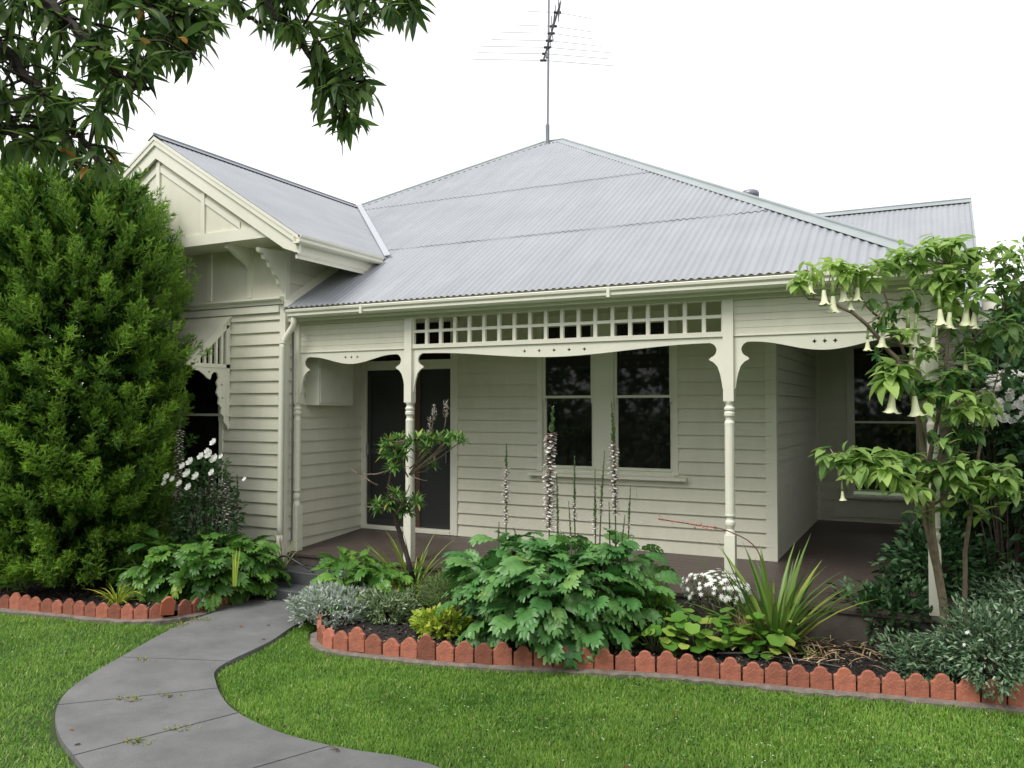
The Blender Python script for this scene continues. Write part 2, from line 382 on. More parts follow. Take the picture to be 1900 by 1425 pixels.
# mowing strip of broken mortar in front of the tiles
def offset(p, d):
    p = np.array(p); t = np.gradient(p, axis=0); t /= np.linalg.norm(t, axis=1, keepdims=True); return p+np.stack([t[:, 1], -t[:, 0]], -1)*d
for line, nm in ((RTs, 'right'), (LTs, 'left')):
    a = offset(line, -.01); b = offset(line, .058)+rng.normal(0, .010, (len(line), 2)); m = MB(); n = len(line)
    m.v = [(x, y, -.02) for x, y in b]+[(x, y, .014+random.uniform(-.004, .006)) for x, y in b]+[(x, y, .03) for x, y in a]
    m.f = [(i, i+1, n+i+1, n+i) for i in range(n-1)]+[(n+i, n+i+1, 2*n+i+1, 2*n+i) for i in range(n-1)]
    setp(m.build('kerb_strip', MOW), 'crumbly mortar strip along the %s row of edging tiles' % nm, kind='structure')
# lawn of real blades
GM = leafmat('grass_blade', (.05, .135, .016), (.26, .42, .07), .6, .35, (.48, .50, .22))
_pe = np.concatenate([np.array(PLs), np.array(PRs)])
def lawn_ok(p):
    px, py = p[:, 0], p[:, 1]
    return ~poly_in(px, py, PATHPOLY)
lawnL = [(-12, 3)]+[(x, y-.04) for x, y in LTs[:-22]]+[(-6.68, 5.55), (-6.5, 5.75), (-6.416, 5.622)]+PLs[::-1][8:]+[(-12, 1.6)]
lawnR = [(-5.2, 6.05), (-5.0, 5.82)]+[tuple(q) for q in offset(RTs, .045)[6:]]+[(2.2, 6.8), (2.2, 3.0), (-.2, 3.0)]+PRs[3:]
lv = Leaves()
for poly, n in ((lawnL, 200000), (lawnR, 330000)):
    p = scatter(poly, n)
    # keep what the picture and a step to either side can show, thin out far blades
    f = -p[:, 0]*math.sin(YAW)+p[:, 1]*math.cos(YAW); xr = p[:, 0]*math.cos(YAW)+p[:, 1]*math.sin(YAW)
    ed = np.array(sm2(PL, 40)+sm2(PR, 40)); gx = {}
    near = np.full(len(p), 9.)
    for q in ed[::3]: near = np.minimum(near, np.hypot(p[:, 0]-q[0], p[:, 1]-q[1]))
    jj = near < .02+.03*(.5+.5*np.sin(p[:, 0]*9)*np.sin(p[:, 1]*7)+rng.normal(0, .15, len(p)))
    p[jj] = -99
    p = p[(f > 3.6) & (np.abs(xr) < .72*f+.6) & lawn_ok(p)]; k = len(p)
    az = rng.uniform(0, 6.3, k); el = rng.uniform(.55, 1.5, k)
    tuft = .5+.5*np.sin(p[:, 0]*5.3+1.3*np.sin(p[:, 1]*4.1))*np.sin(p[:, 1]*6.1+np.sin(p[:, 0]*3.7))
    H = rng.uniform(.012, .034, k)*(.8+.4*tuft)
    patch = .5+.5*np.sin(p[:, 0]*1.9+2*np.sin(p[:, 1]*1.3))*np.sin(p[:, 1]*2.3+1.7*np.sin(p[:, 0]*1.1+.6))
    fine = .5+.5*np.sin(p[:, 0]*17+3*np.sin(p[:, 1]*11))*np.sin(p[:, 1]*19+3*np.sin(p[:, 0]*13))
    rr = np.clip(rng.beta(2, 3, k)*.65+.22*tuft+.18*patch+.12*fine-.12+(rng.random(k) < .035)*.6, 0, 1)
    H = H*(.75+.5*fine)
    lv.add(T_N, np.c_[p, np.full(k, -.018)], azel(az, el), azel(az, el+1.57), H+.015, rng.uniform(.004, .0075, k), rng.uniform(0, .8, k), rr)
setp(lv.build('lawn_grass', GM), 'short green mown lawn grass either side of the path', 'grass', kind='stuff')
lv = Leaves()      # clover heads and fallen petals in the lawn
p = np.concatenate([scatter([(-3.5, 5.2), (1.5, 6.6), (1.5, 4), (-3.5, 4.4)], 260), scatter([(-7.5, 4.2), (-6.9, 4.2), (-6.9, 4.8), (-7.5, 4.8)], 14)]); p = p[lawn_ok(p)]; k = len(p)
lv.add(T_D, np.c_[p, rng.uniform(.025, .04, k)], azel(rng.uniform(0, 6, k), 0*p[:, 0]), (0, 0, 1), rng.uniform(.006, .013, k), rng.uniform(.006, .013, k))
setp(lv.build('lawn_petals', leafmat('petal', (.6, .6, .52), (.85, .85, .8), .6, .2)), 'tiny white clover flowers dotted through the right lawn', 'clover', kind='stuff')
lv = Leaves()      # flat broad-leaved weeds and clover in the lawn
p = np.concatenate([scatter([(-3.9, 5.3), (1.6, 6.4), (1.6, 4), (-3.5, 4.3)], 150), scatter([(-7.9, 4.9), (-6.6, 5.2), (-6.1, 4.2), (-7.2, 3.9)], 40)]); p = p[lawn_ok(p)]
for q in p:
    n_ = random.randint(4, 11); pts_ = np.c_[q[None]+rng.normal(0, .03, (n_, 2)), rng.uniform(.008, .024, n_)]; sz_ = rng.uniform(.010, .024, n_)
    lv.add(T_D, pts_, azel(rng.uniform(0, 6.3, n_), rng.uniform(-.1, .5, n_)), (0, 0, 1), sz_, sz_*.8, .3)
setp(lv.build('lawn_weeds', leafmat('clover', (.05, .13, .03), (.16, .32, .07), .6, .2)), 'patches of flat clover and broad-leaved weeds in the lawn', 'weeds', kind='stuff')
lv = Leaves()
for x, y in ((1010, 1338), (1258, 1322), (880, 1355), (720, 1290), (530, 1345), (610, 1387), (625, 1393), (1160, 1420), (445, 1160)):
    q = PZ(x, y, .035); lv.add(T_L, [q], azel([random.uniform(0, 6)], [.2]), (0, 0, 1), .05, .022, .6)
for x, y in ((130, 1352), (150, 1380), (250, 1300), (318, 1290), (500, 1160), (485, 1186)):
    q = PZ(x, y, .028); lv.add(T_L, [q], azel([random.uniform(0, 6)], [.1]), (0, 0, 1), .045, .02, .6)
setp(lv.build('fallen_leaves', leafmat('deadleaf', (.03, .018, .012), (.22, .09, .03), .7, .1)), 'brown fallen leaves scattered on lawn and path', 'leaves', kind='stuff')
lv = Leaves()      # weeds in the path joints
for x, y, n in ((270, 1225, 30), (245, 1297, 34), (310, 1290, 26), (255, 1376, 60), (335, 1353, 34), (225, 1296, 14), (340, 1160, 60), (372, 1150, 60)):
    for _ in range(n//2):
        q = PZ(x+random.gauss(0, 14), y+random.gauss(0, 2.2), .02); rosette(lv, T_N, q, 3, .015, .035, .25, .3, 1.2, 0, .8, .01)
setp(lv.build('path_weeds', leafmat('weed', (.07, .12, .02), (.28, .26, .07), .6, .2)), 'small weeds sprouting from the path joints', 'weeds', kind='stuff')

# ================================================================ EDGING TILES
def tile_mesh(kind):
    w_, h = (.158, .205) if kind != 'p' else (.142, .20); hw = w_/2-.002
    if kind == 'p': top = [(hw, h*.72), (hw*.8, h*.785), (hw*.62, h*.86), (hw*.42, h*.94), (hw*.2, h*.985), (0, h), (-hw*.2, h*.985), (-hw*.42, h*.94), (-hw*.62, h*.86), (-hw*.8, h*.785), (-hw, h*.72)]
    else:
        top = [(hw, h*.72), (hw*.92, h*.755), (hw*.78, h*.76)]
        for k in range(9):
            a = math.pi*(.06+.88*k/8); top.append((hw*.66*math.cos(a), h*.77+h*.23*math.sin(a)))
        top += [(-hw*.78, h*.76), (-hw*.92, h*.755), (-hw, h*.72)]
    pts = [(-hw, 0), (hw, 0)]+top
    cu = bpy.data.curves.new('t', 'CURVE'); cu.dimensions = '2D'; cu.fill_mode = 'BOTH'; cu.extrude = .013; cu.bevel_depth = .005; cu.bevel_resolution = 1; cu.offset = -.005
    sp = cu.splines.new('POLY'); sp.points.add(len(pts)-1); sp.use_cyclic_u = True
    for i, (a, b) in enumerate(pts): sp.points[i].co = (a, b, 0, 1)
    tmp = bpy.data.objects.new('t', cu); C.objects.link(tmp)
    me = bpy.data.meshes.new_from_object(tmp.evaluated_get(bpy.context.evaluated_depsgraph_get())); bpy.data.objects.remove(tmp); bpy.data.curves.remove(cu)
    me.name = 'edging_tile'
    for v in me.vertices: v.co = (v.co.x, v.co.z+.018, v.co.y)
    bm = bmesh.new(); bm.from_mesh(me); bmesh.ops.remove_doubles(bm, verts=bm.verts[:], dist=1e-5); bmesh.ops.recalc_face_normals(bm, faces=bm.faces[:]); bm.to_mesh(me); bm.free()
    me.materials.clear(); me.materials.append(TERR); me.polygons.foreach_set('use_smooth', [False]*len(me.polygons)); return me
TMr, TMp = tile_mesh('r'), tile_mesh('p')
ORD = 'first second third fourth fifth sixth seventh eighth ninth tenth eleventh twelfth thirteenth fourteenth fifteenth sixteenth seventeenth eighteenth nineteenth'.split()
TENS = {20: ('twentieth', 'twenty'), 30: ('thirtieth', 'thirty'), 40: ('fortieth', 'forty'), 50: ('fiftieth', 'fifty')}
def ordn(i):
    if i <= 19: return ORD[i-1]
    t = i//10*10; return TENS[t][0] if i == t else TENS[t][1]+'-'+ORD[i-t-1]
def lay(line, pitch, me, side, rev, z=.0):
    p = np.array(line); s = np.concatenate([[0], np.cumsum(np.linalg.norm(np.diff(p, axis=0), axis=1))])
    n = int(s[-1]/pitch); ts = [(i+.5)*pitch for i in range(n)]
    if rev: ts = [s[-1]-t for t in ts]
    for i, t in enumerate(ts):
        x, y = np.interp(t, s, p[:, 0]), np.interp(t, s, p[:, 1]); x2, y2 = np.interp(t+.02, s, p[:, 0]), np.interp(t+.02, s, p[:, 1])
        if side == 'left' and i >= 26: break
        if side == 'right' and x > 1.0: break
        o = bpy.data.objects.new('edging_tile', me); C.objects.link(o)
        jit = 1.0 if side == 'left' or i < 14 else .5
        if side == 'right': o.data = TMp if i < 13 and i not in (0, 5, 9) else TMr
        zj = random.uniform(-.018, .014)*jit+(.03 if side == 'right' and i in (5, 9) else 0)
        o.location = (x, y, z-.012+zj)
        o.rotation_euler = (random.gauss(.0, .035)*jit, random.gauss(0, .03)*jit, math.atan2(y2-y, x2-x)+random.gauss(0, .05)*jit)
        o.scale = (pitch/(.162 if o.data == TMr else .146)*.985, 1, random.uniform(.95, 1.04)*(1 if side == 'right' else .97))
        nth = ordn(i+1)
        setp(o, 'terracotta scalloped edging tile, %s from the path end of the %s garden bed' % (nth, side), 'edging tile', 'terracotta edging tiles of the %s garden bed' % side)
        if side == 'left' and i == 8:
            o.data = me.copy(); o.data.materials.clear(); o.data.materials.append(TERR2)
            o.location.z += .055; o.location.y -= .05; o.rotation_euler[1] = .09; o.rotation_euler[0] = .18
            o['label'] = 'loose bright orange edging tile leaning forward out of the left row near the path'
lay(RTs, .162, TMr, 'right', False); lay(LTs, .140, TMp, 'left', True)

# ================================================================ HOUSE
H = thing('weatherboard_house', 'single-storey cream weatherboard house with grey corrugated iron roof, gabled wing and fretwork veranda', 'house', (-4, 8, 0))
YF, YB, XS, XW = 7.6, 8.95, -6.78, -8.42
FL = .5
def boards(name, p0, p1, z0, z1, holes=(), parent=H, ex=.145, m=CREAM):
    """weatherboards from p0 to p1 (plan); outward is to the right hand of p0->p1; holes = (u0,u1,za,zb)"""
    a = Vector((*p0, 0)); b = Vector((*p1, 0)); L_ = (b-a).length; t = (b-a)/L_; n = Vector((t.y, -t.x, 0))
    mb = MB(); nrow = int(math.ceil((z1-z0)/ex))
    def segs(za, zb):
        s = [(0, L_)]
        for u0, u1, ha, hb in holes:
            if ha < (za+zb)/2 < hb:
                s = [q for x0, x1 in s for q in ((x0, min(x1, u0)), (max(x0, u1), x1)) if q[1]-q[0] > .01]
        return s
    for i in range(nrow):
        za = z0+i*ex; zb = min(za+ex+.012, z1+.012)
        sg_ = []
        for u0, u1 in segs(za, za+ex):
            if u1-u0 > 2.2: c_ = u0+(u1-u0)*random.uniform(.25, .75); sg_ += [(u0, c_-.0012), (c_+.0012, u1)]
            else: sg_.append((u0, u1))
        for u0, u1 in sg_:
            A = a+t*u0; wv = random.uniform(-.0012, .0012); th = .034+wv
            pts = [A+Vector((0, 0, za)), A+n*th+Vector((0, 0, za)), A+n*(th-.001)+Vector((0, 0, za+.006)), A+n*.008+Vector((0, 0, zb)), A+Vector((0, 0, zb))]
            mb.prism(pts, t*(u1-u0))
    zs = sorted({z0, z1} | {h for ho in holes for h in ho[2:] if z0 < h < z1})
    for za, zb in zip(zs, zs[1:]):     # solid wall behind the boards
        for u0, u1 in segs(za, zb):
            A = a+t*u0-n*.002; mb.prism([A+Vector((0, 0, za)), A-n*.12+Vector((0, 0, za)), A-n*.12+Vector((0, 0, zb)), A+Vector((0, 0, zb))], t*(u1-u0))
    return mb.build(name, m, parent)
# openings of the back wall (x0,x1,z0,z1)
DX0, DX1 = -6.74, -5.34
W1a, W1b, W2a, W2b = -4.07, -3.49, -3.17, -2.555
WZ0, WZ1 = 1.42, 3.06
u = lambda x: x-XS
boards('wall', (XS, YB), (-1.45, YB), FL, 3.55, [(u(DX0)-.02, u(DX1)+.02, FL, 3.2), (u(W1a)-.06, u(W2b)+.06, WZ0-.05, WZ1+.03)])
boards('wall', (-1.45, YB), (-1.45, 12.6), FL, 3.55)
boards('wall', (-1.45, 12.6), (1.2, 12.6), FL, 3.55, [(.50, 1.34, .86, 3.0)])
boards('wall', (XW*2-XS, 7.45), (XS, 7.45), .25, 3.30, [(1.05, 2.28, 1.0, 2.9)])      # wing front
boards('wall', (XS, 7.45), (XS, YB), .25, 4.35)                                      # wing side
boards('wall', (XW*2-XS, YB+3), (XW*2-XS, 7.45), .25, 3.9)
# corner boards
for x, y, z0, z1 in ((XS-.045, 7.415, .2, 4.05), ):
    box('corner_board', TRIM, H, x, x+.085, y, y+.075, z0, z1)
box('corner_board', TRIM, H, -1.52, -1.408, YB-.032, YB+.075, FL, 3.5)
box('corner_board', TRIM, H, -1.451+.002, -1.385, 12.53, 12.6, FL, 3.5)
# wing upper wall: flat sheet with battens, belt mould
XL = XW*2-XS
box('gable_wall_sheet', CREAM, H, XL, XS-.002, 7.43, 7.55, 3.30, 4.12)
for x in (-7.31, -7.98, -8.86, -9.53): box('batten', TRIM, H, x-.035, x+.035, 7.412, 7.431, 3.43, 4.1)
mb = MB(); mb.prism([(XL-.03, 7.428, 3.32), (XL-.03, 7.385, 3.33), (XL-.03, 7.385, 3.36), (XL-.03, 7.34, 3.385), (XL-.03, 7.34, 3.41), (XL-.03, 7.428, 3.425)], (XS-XL+.05, 0, 0)); mb.build('belt_moulding', TRIM, H)
box('belt_moulding', TRIM, H, XL, XS-.05, 7.395, 7.44, 3.235, 3.315)
# door assembly in back wall -------------------------------------------------
D = MB()
for x0, x1 in ((DX0-.02, DX0+.06), (-6.02, -5.94), (DX1-.03, DX1+.07)): D.box(x0, x1, YB-.05, YB+.1, FL, 3.25)
D.box(DX0-.02, DX1+.07, YB-.053, YB+.1, 3.2, 3.3); D.box(DX0+.06, DX1-.03, YB-.047, YB+.1, 2.60, 2.72); D.box(DX0+.06, DX1-.03, YB-.058, YB+.1, FL, FL+.055)
df = D.build('door_frame', TRIM, H, bevel=.004)
sd1 = MB().box(DX0+.062, -6.022, YB+.0, YB+.03, FL+.056, 2.598).build('screen_door', SCREEN, H)
sd1['label'] = 'dark mesh security screen door at the wing corner'
mm = MB()
for x0, x1, z0, z1 in ((DX0+.063, DX0+.12, FL+.06, 2.59), (-6.08, -6.023, FL+.06, 2.59), (DX0+.12, -6.08, 2.53, 2.59), (DX0+.12, -6.08, FL+.06, FL+.14), (DX0+.12, -6.08, 1.5, 1.56)):
    mm.box(x0, x1, YB-.015, YB-.001, z0, z1)
mm.build('screen_frame', mat('screen_frame', (.04, .043, .043), .35), sd1)
MB().box(DX0+.075, DX0+.10, YB-.05, YB-.016, 1.48, 1.62).build('handle', mat('handle_metal', (.5, .5, .5), .3, metal=.8), sd1)
rd = MB().box(-5.938, DX1-.032, YB+.03, YB+.06, FL+.056, 2.598).build('front_door', SCREEN, H)
MB().box(-5.935, -5.86, YB+.010, YB+.029, FL+.06, 2.59).build('door_stile', mat('brown_timber', (.10, .055, .04), .5), rd)
MB().box(-5.47, -5.455, YB-.0, YB+.029, 1.4, 1.55).build('handle', METAL, rd)
MB().box(DX0+.06, DX1-.03, YB+.02, YB+.05, 2.722, 3.198).build('fanlight', GLASS, H)
MB().box(-6.0, -5.955, YB-.0, YB+.06, 2.722, 3.198).build('fanlight_mullion', TRIM, H)
# windows --------------------------------------------------------------------
def sash_window(xs, z0, z1, rail, yw, arch=.10, sill=True, midw=None, out=.035, sash=.035):
    """xs = list of (x0,x1) glazed openings side by side"""
    fr = MB(); a, b = xs[0][0]-arch, xs[-1][1]+arch; y0 = yw-out
    fr.box(a, xs[0][0]-sash, y0, yw+.08, z0-.07, z1+.14); fr.box(xs[-1][1]+sash, b, y0, yw+.08, z0-.07, z1+.14)
    fr.box(xs[0][0]-sash, xs[-1][1]+sash, y0+.003, yw+.08, z1+sash, z1+.137)
    for (p, q), (r_, s_) in zip(xs, xs[1:]): fr.box(q+sash, r_-sash, y0+.004, yw+.08, z0-.03, z1+sash)
    root = fr.build('window', TRIM, H, bevel=.003)
    if sill:
        sm = MB(); sm.prism([(a-.10, yw-.10, z0-.125), (a-.10, yw-.10, z0-.095), (a-.10, yw+.02, z0-.071), (a-.10, yw+.02, z0-.125)], (b-a+.2, 0, 0))
        sm.box(a, b, yw-.03, yw+.01, z0-.175, z0-.127); sm.build('sill', TRIM, root, bevel=.003)
    for x0, x1 in xs:
        for k, (za, zb, yy) in enumerate(((z0, rail-.0, .035), (rail, z1, .0))):
            sb = MB(); y1, y2 = yw-.012+yy, yw+.025+yy
            bot = .05 if k == 0 else .028
            sb.box(x0-sash, x0, y1, y2, za-(.03 if k == 0 else .0), zb+.0); sb.box(x1, x1+sash, y1, y2, za-(.03 if k == 0 else .0), zb)
            sb.box(x0, x1, y1+.001, y2, za-(.03 if k == 0 else .0), za+(.0 if k == 0 else .03)); sb.box(x0, x1, y1+.001, y2, zb-(.0 if k == 0 else .0), zb+(.03 if k == 0 else .035))
            sb.build('sash', TRIM, root)
            MB().box(x0-.002, x1+.002, y1+.018, y1+.022, za, zb).build('glass_pane', GLASS, root)
        for x in (x0-sash*.5, x1+sash*.5):     # sash horns
            mbh = MB(); mbh.prism([(x-.014, yw-.014, rail), (x+.014, yw-.014, rail), (x+.012, yw-.014, rail-.05), (x, yw-.014, rail-.075), (x-.012, yw-.014, rail-.05)], (0, .03, 0)); mbh.build('sash_horn', TRIM, root)
    return root
wA = sash_window([(W1a, W1b), (W2a, W2b)], WZ0, WZ1, 2.215, YB)
wA['label'] = 'pair of tall sash windows behind the wide middle bay'
wB = sash_window([(-.92, -.14)], .95, 2.95, 1.885, 12.6, sill=True); wB['label'] = 'sash window at the back of the shaded side veranda'
wC = sash_window([(-9.02, -7.83)], 1.1, 2.85, 2.0, 7.45); wC['label'] = 'window under the awning of the gabled wing'
box('window_apron', TRIM, H, -1.2, .0, 12.555, 12.572, .56, .80)
# dark rooms behind the glass
# soffit / ceiling of the veranda, rear fill
mb = MB(); mb.add([(XS, 7.50, 3.20), (.2, 7.50, 3.20), (.2, YB, 3.42), (XS, YB, 3.42)], [(0, 1, 2, 3)]); mb.add([(-1.45, YB, 3.42), (.2, YB, 3.42), (.2, 12.6, 3.42), (-1.45, 12.6, 3.42)], [(0, 1, 2, 3)])
mb.build('veranda_ceiling', CREAM, H)
# deck ----------------------------------------------------------------------
dk = MB(); nb = 13
y0 = 7.48; wb = (YB-.001-y0)/nb
for i in range(nb):      # boards run along the front with slight gaps
    ya = y0+i*wb; za = .4+(ya-y0)/(YB-y0)*.1; zb = .4+(ya+wb-.004-y0)/(YB-y0)*.1
    dk.prism([(XS+.03, ya, za-.03), (XS+.03, ya+wb-.004, zb-.03), (XS+.03, ya+wb-.004, zb), (XS+.03, ya, za)], (.22-XS-.03, 0, 0))
for i in range(30):
    ya = YB+.003+i*.12
    dk.box(-1.45, .22, ya, ya+.116, .47, .497)
dk.build('veranda_deck', DECK, H)
box('deck_fascia', BASEB, H, -5.2, .21, 7.50, 7.53, .02, .368)
box('deck_riser', BASEB, H, XS, -5.2, 7.50, 7.53, .27, .368)
box('baseboard', BASEB, H, XL, XS-.01, 7.44, 7.46, 0, .25)
# steps
st = MB(); st.box(XS+.02, -5.24, 7.16, 7.5, .0, .265); st.build('step', STEP, H, bevel=.006)
st = MB(); st.box(XS+.02, -5.28, 6.84, 7.158, .0, .135); st.build('step', STEP, H, bevel=.006)
# posts and fretwork ---------------------------------------------------------
POSTS = [-6.705, -5.105, -1.612, .04]
def turned(cx, cy, half=False):
    mb = MB(); hw = .047
    if half: cx_ = cx
    mb.box(cx-hw, cx+hw, cy-hw, cy+hw, 2.16, 3.12)
    prof = [(.044, 2.165), (.046, 2.15), (.036, 2.13), (.036, 2.115), (.050, 2.10), (.050, 2.085), (.040, 2.07), (.050, 2.055), (.050, 2.03), (.038, 2.01), (.036, 1.99), (.047, 1.965), (.045, 1.93),
            (.045, 1.3), (.045, 1.14), (.048, 1.12), (.034, 1.10), (.034, 1.085), (.046, 1.065), (.046, 1.04), (.032, 1.0), (.044, .965), (.047, .94)]
    mb.lathe((cx, cy, 0), [(r, z) for r, z in prof[::-1]], 14)
    mb.box(cx-hw, cx+hw, cy-hw, cy+hw, .41, .945)
    o = mb.build('veranda_post', TRIM, H); return o
for px_ in POSTS: turned(px_, YF)
for nm, z0, z1, ya, yb in (('veranda_beam', 3.085, 3.2, 7.56, 7.64),): box(nm, TRIM, H, XS+.02, .09, ya, yb, z0, z1)
def bay(X0, X1, drop, nh, gap):
    zt = 2.752; pts = [(X0, zt), (X1, zt)]
    brk = [(0, -.49), (.012, -.47), (.02, -.41), (.034, -.34), (.058, -.27), (.092, -.232), (.128, -.212), (.136, -.203), (.122, -.194)]
    cx_, cz_, r_ = .142, -.120, .070
    arc = [(cx_+r_*1.1*math.cos(R(a)), cz_+r_*math.sin(R(a))) for a in range(-106, -266, -14)]
    half = brk+arc
    hl = (X1-X0)/2; x_s = cx_+.02
    cur = []
    for k in range(1, 13):
        t = k/12; cur.append((x_s+(hl-x_s)*t, -.052-(drop-.052)*(.5-.5*math.cos(math.pi*min(1, t*1.0)))))
    prof = half+cur                        # from post to centre
    right = [(X1-a, zt+b) for a, b in prof]; left = [(X0+a, zt+b) for a, b in prof[::-1]][1:]
    loops = [pts+right+left]
    xm = (X0+X1)/2
    for k in range(nh):                    # four-lobed pierced holes
        hx = xm+(k-(nh-1)/2)*gap; hz = zt-.068; h = []
        for j in range(16):
            a = 2*math.pi*j/16; rr = .0225 if j % 4 == 0 else (.0135 if j % 2 else .011)
            h.append((hx+rr*math.cos(a), hz+rr*math.sin(a)))
        loops.append(h)
    plate('fretwork_valance', loops, .022, TRIM, H, lambda a, b, h: Vector((a, YF+h, b)))
hw = .0472
bays = [(POSTS[0]+hw, POSTS[1]-hw), (POSTS[1]+hw, POSTS[2]-hw), (POSTS[2]+hw, POSTS[3]-hw)]
bay(*bays[0], .145, 3, .085); bay(*bays[1], .135, 5, .165); bay(*bays[2], .145, 3, .085)
for i in (0, 2):
    a, b = bays[i]; mb = MB(); n = 5
    for k in range(n):      # lining boards with small shadow lines
        z0 = 2.765+k*.064; mb.box(a, b, YF-.014, YF+.014, z0, z0+.061)
    mb.box(a, b, YF-.006, YF+.006, 2.76, 3.084); mb.build('frieze_panel', CREAM, H)
    box('frieze_rail', TRIM, H, a, b, YF-.024, YF+.02, 2.754, 2.764)
# lattice
a, b = bays[1]; mb = MB(); zl0, zl1 = 2.775, 3.085; mb.box(a, b, YF-.028, YF+.02, 2.754, 2.80)
nx = 19; zl0 = 2.80; cw = (b-a)/nx
for k in range(nx+1):
    x = a+k*cw; mb.box(max(a, x-.018), min(b, x+.018), YF-.02, YF+.015, zl0, zl1)
zm = (zl0+zl1)/2
for k in range(nx): mb.box(a+k*cw+.018, a+(k+1)*cw-.018, YF-.017, YF+.012, zm-.015, zm+.015)
mb.build('lattice_frieze', TRIM, H)
# fascia + gutter ------------------------------------------------------------
box('fascia', TRIM, H, XS+.03, .14, 7.455, 7.478, 3.12, 3.285)
box('soffit', CREAM, H, XS+.03, .14, 7.48, 7.56, 3.202, 3.215)
def gutter(name, pts2d, p0, ext):  # closed profile swept
    mb = MB(); mb.prism([Vector(p0)+Vector(q) for q in pts2d], ext); return mb.build(name, TRIM, H)
gp = [(0, .10, 0), (0, .02, 0), (0, .0, .02), (0, .0, .045), (0, -.018, .065), (0, -.022, .088), (0, -.012, .095), (0, -.006, .088), (0, .012, .05), (0, .014, .03), (0, .09, .012), (0, .09, .095), (0, .10, .095)]
gutter('gutter', gp, (-6.66, 7.353, 3.152), (.26+6.66, 0, 0))
mb = MB(); mb.prism([(-6.665, 7.33, 3.15), (-6.665, 7.453, 3.15), (-6.665, 7.453, 3.247), (-6.665, 7.33, 3.247)], (-.003, 0, 0)); mb.build('gutter_end', TRIM, H)
for x in (-5.60, -2.7, -.9): 
    mb = MB(); mb.box(x, x+.03, 7.328, 7.353, 3.15, 3.25); mb.build('gutter_joint', TRIM, H)
gp2 = [(.0, 0, 0), (.08, 0, 0), (.10, 0, .02), (.10, 0, .05), (.118, 0, .07), (.122, 0, .095), (.112, 0, .095), (.09, 0, .03), (.01, 0, .02), (.01, 0, .095), (0, 0, .095)]
gutter('gutter', [(a-.105, 0, c) for a, b, c in gp2], (.25, 7.34, 3.152), (0, 9, 0))
# downpipe
mb = MB(); mb.tube(smoothpath([(-6.60, 7.40, 3.16), (-6.60, 7.40, 3.08), (-6.63, 7.40, 3.03), (-6.70, 7.385, 2.93), (-6.735, 7.37, 2.85), (-6.74, 7.365, 2.7), (-6.745, 7.36, 1.5), (-6.75, 7.36, .5)], 4), .034, 10)
mb.lathe((-6.75, 7.36, 0), [(.036, .62), (.04, .55), (.052, .48), (.052, .42), (.060, .40), (.060, .20), (.056, .14)][::-1], 12)
mb.build('downpipe', TRIM, H, smooth=True)
mb = MB(); mb.tube([(-6.66, 7.46, 3.0), (-6.66, 7.46, .55)], .012, 8); mb.build('conduit', mat('grey_conduit', (.12, .12, .12), .5), H)
# meter box
mb = MB(); mb.box(XS+.02, -6.55, 7.79, 8.46, 2.13, 2.80); mbx = mb.build('meter_box', mat('meter_cream', (.76, .755, .64), .4), H, bevel=.006)
mb = MB(); mb.box(-6.549, -6.543, 7.82, 8.43, 2.16, 2.77); mb.build('meter_door', mat('meter_cream', (.76, .755, .64), .4), mbx)
# ---- gable of the wing
YG = 6.955; RZ = 5.40; SL = .625
def gz(x, dz=0): return RZ-abs(x-XW)*SL+dz
ex = 2.29
for sgn, nm in ((1, 'bargeboard'), (-1, 'bargeboard')):
    mb = MB(); x0, x1 = XW, XW+sgn*ex
    P = lambda x, y, d: (x, y, gz(x, d))
    mb.prism([P(x0, YG, -.005), P(x1, YG, -.005), (x1, YG, gz(x1, -.17)), (x1-sgn*.22, YG, gz(x1-sgn*.22, -.235)), P(x0, YG, -.235)], (0, .03, 0))
    mb.prism([P(x0, YG-.022, .012), P(x1, YG-.022, .012), P(x1, YG-.022, -.075), P(x0, YG-.022, -.075)], (0, .0205, 0))
    mb.prism([P(x0, YG-.03, .03), P(x1, YG-.03, .03), P(x1, YG-.03, -.012), P(x0, YG-.03, -.012)], (0, .0075, 0))
    mb.build(nm, TRIM, H)
zb = 4.03                      # bottom of the gable infill
xi = XW+(RZ-.20-zb)/SL
mb = MB(); mb.prism([(2*XW-xi, YG+.06, zb), (xi, YG+.06, zb), (XW, YG+.06, RZ-.2)], (0, .03, 0)); mb.build('gable_infill', CREAM, H)
mb = MB()
mb.box(2*XW-xi+.3, xi-.02, YG+.033, YG+.058, zb-.0, zb+.13)
for x in (XW-.03, XW+.74, XW-.80, ): mb.box(x, x+.06, YG+.036, YG+.058, zb+.132, gz(x+(.06 if x > XW else 0), -.25))
for sgn in (1, -1): mb.prism([(XW, YG+.045, RZ-.30), (XW+sgn*1.36, YG+.045, RZ-.30-1.36*SL), (XW+sgn*1.36, YG+.045, RZ-.38-1.36*SL), (XW, YG+.045, RZ-.38)], (0, .012, 0))
mb.build('gable_batten', TRIM, H)
mb = MB(); mb.box(2*XW-xi, xi, YG+.092, 7.43, zb-.0, zb+.02); mb.build('gable_soffit', CREAM, H)
for sgn in (1, -1):            # sloping outer soffits
    p_, q_ = XW+sgn*1.55, XW+sgn*2.24
    mb = MB(); mb.prism([(p_, YG+.031, gz(p_, -.21)), (q_, YG+.031, gz(q_, -.21)), (q_, YG+.031, gz(q_, -.19)), (p_, YG+.031, gz(p_, -.19))], (0, 3.0, 0)); mb.build('eave_soffit', CREAM, H)
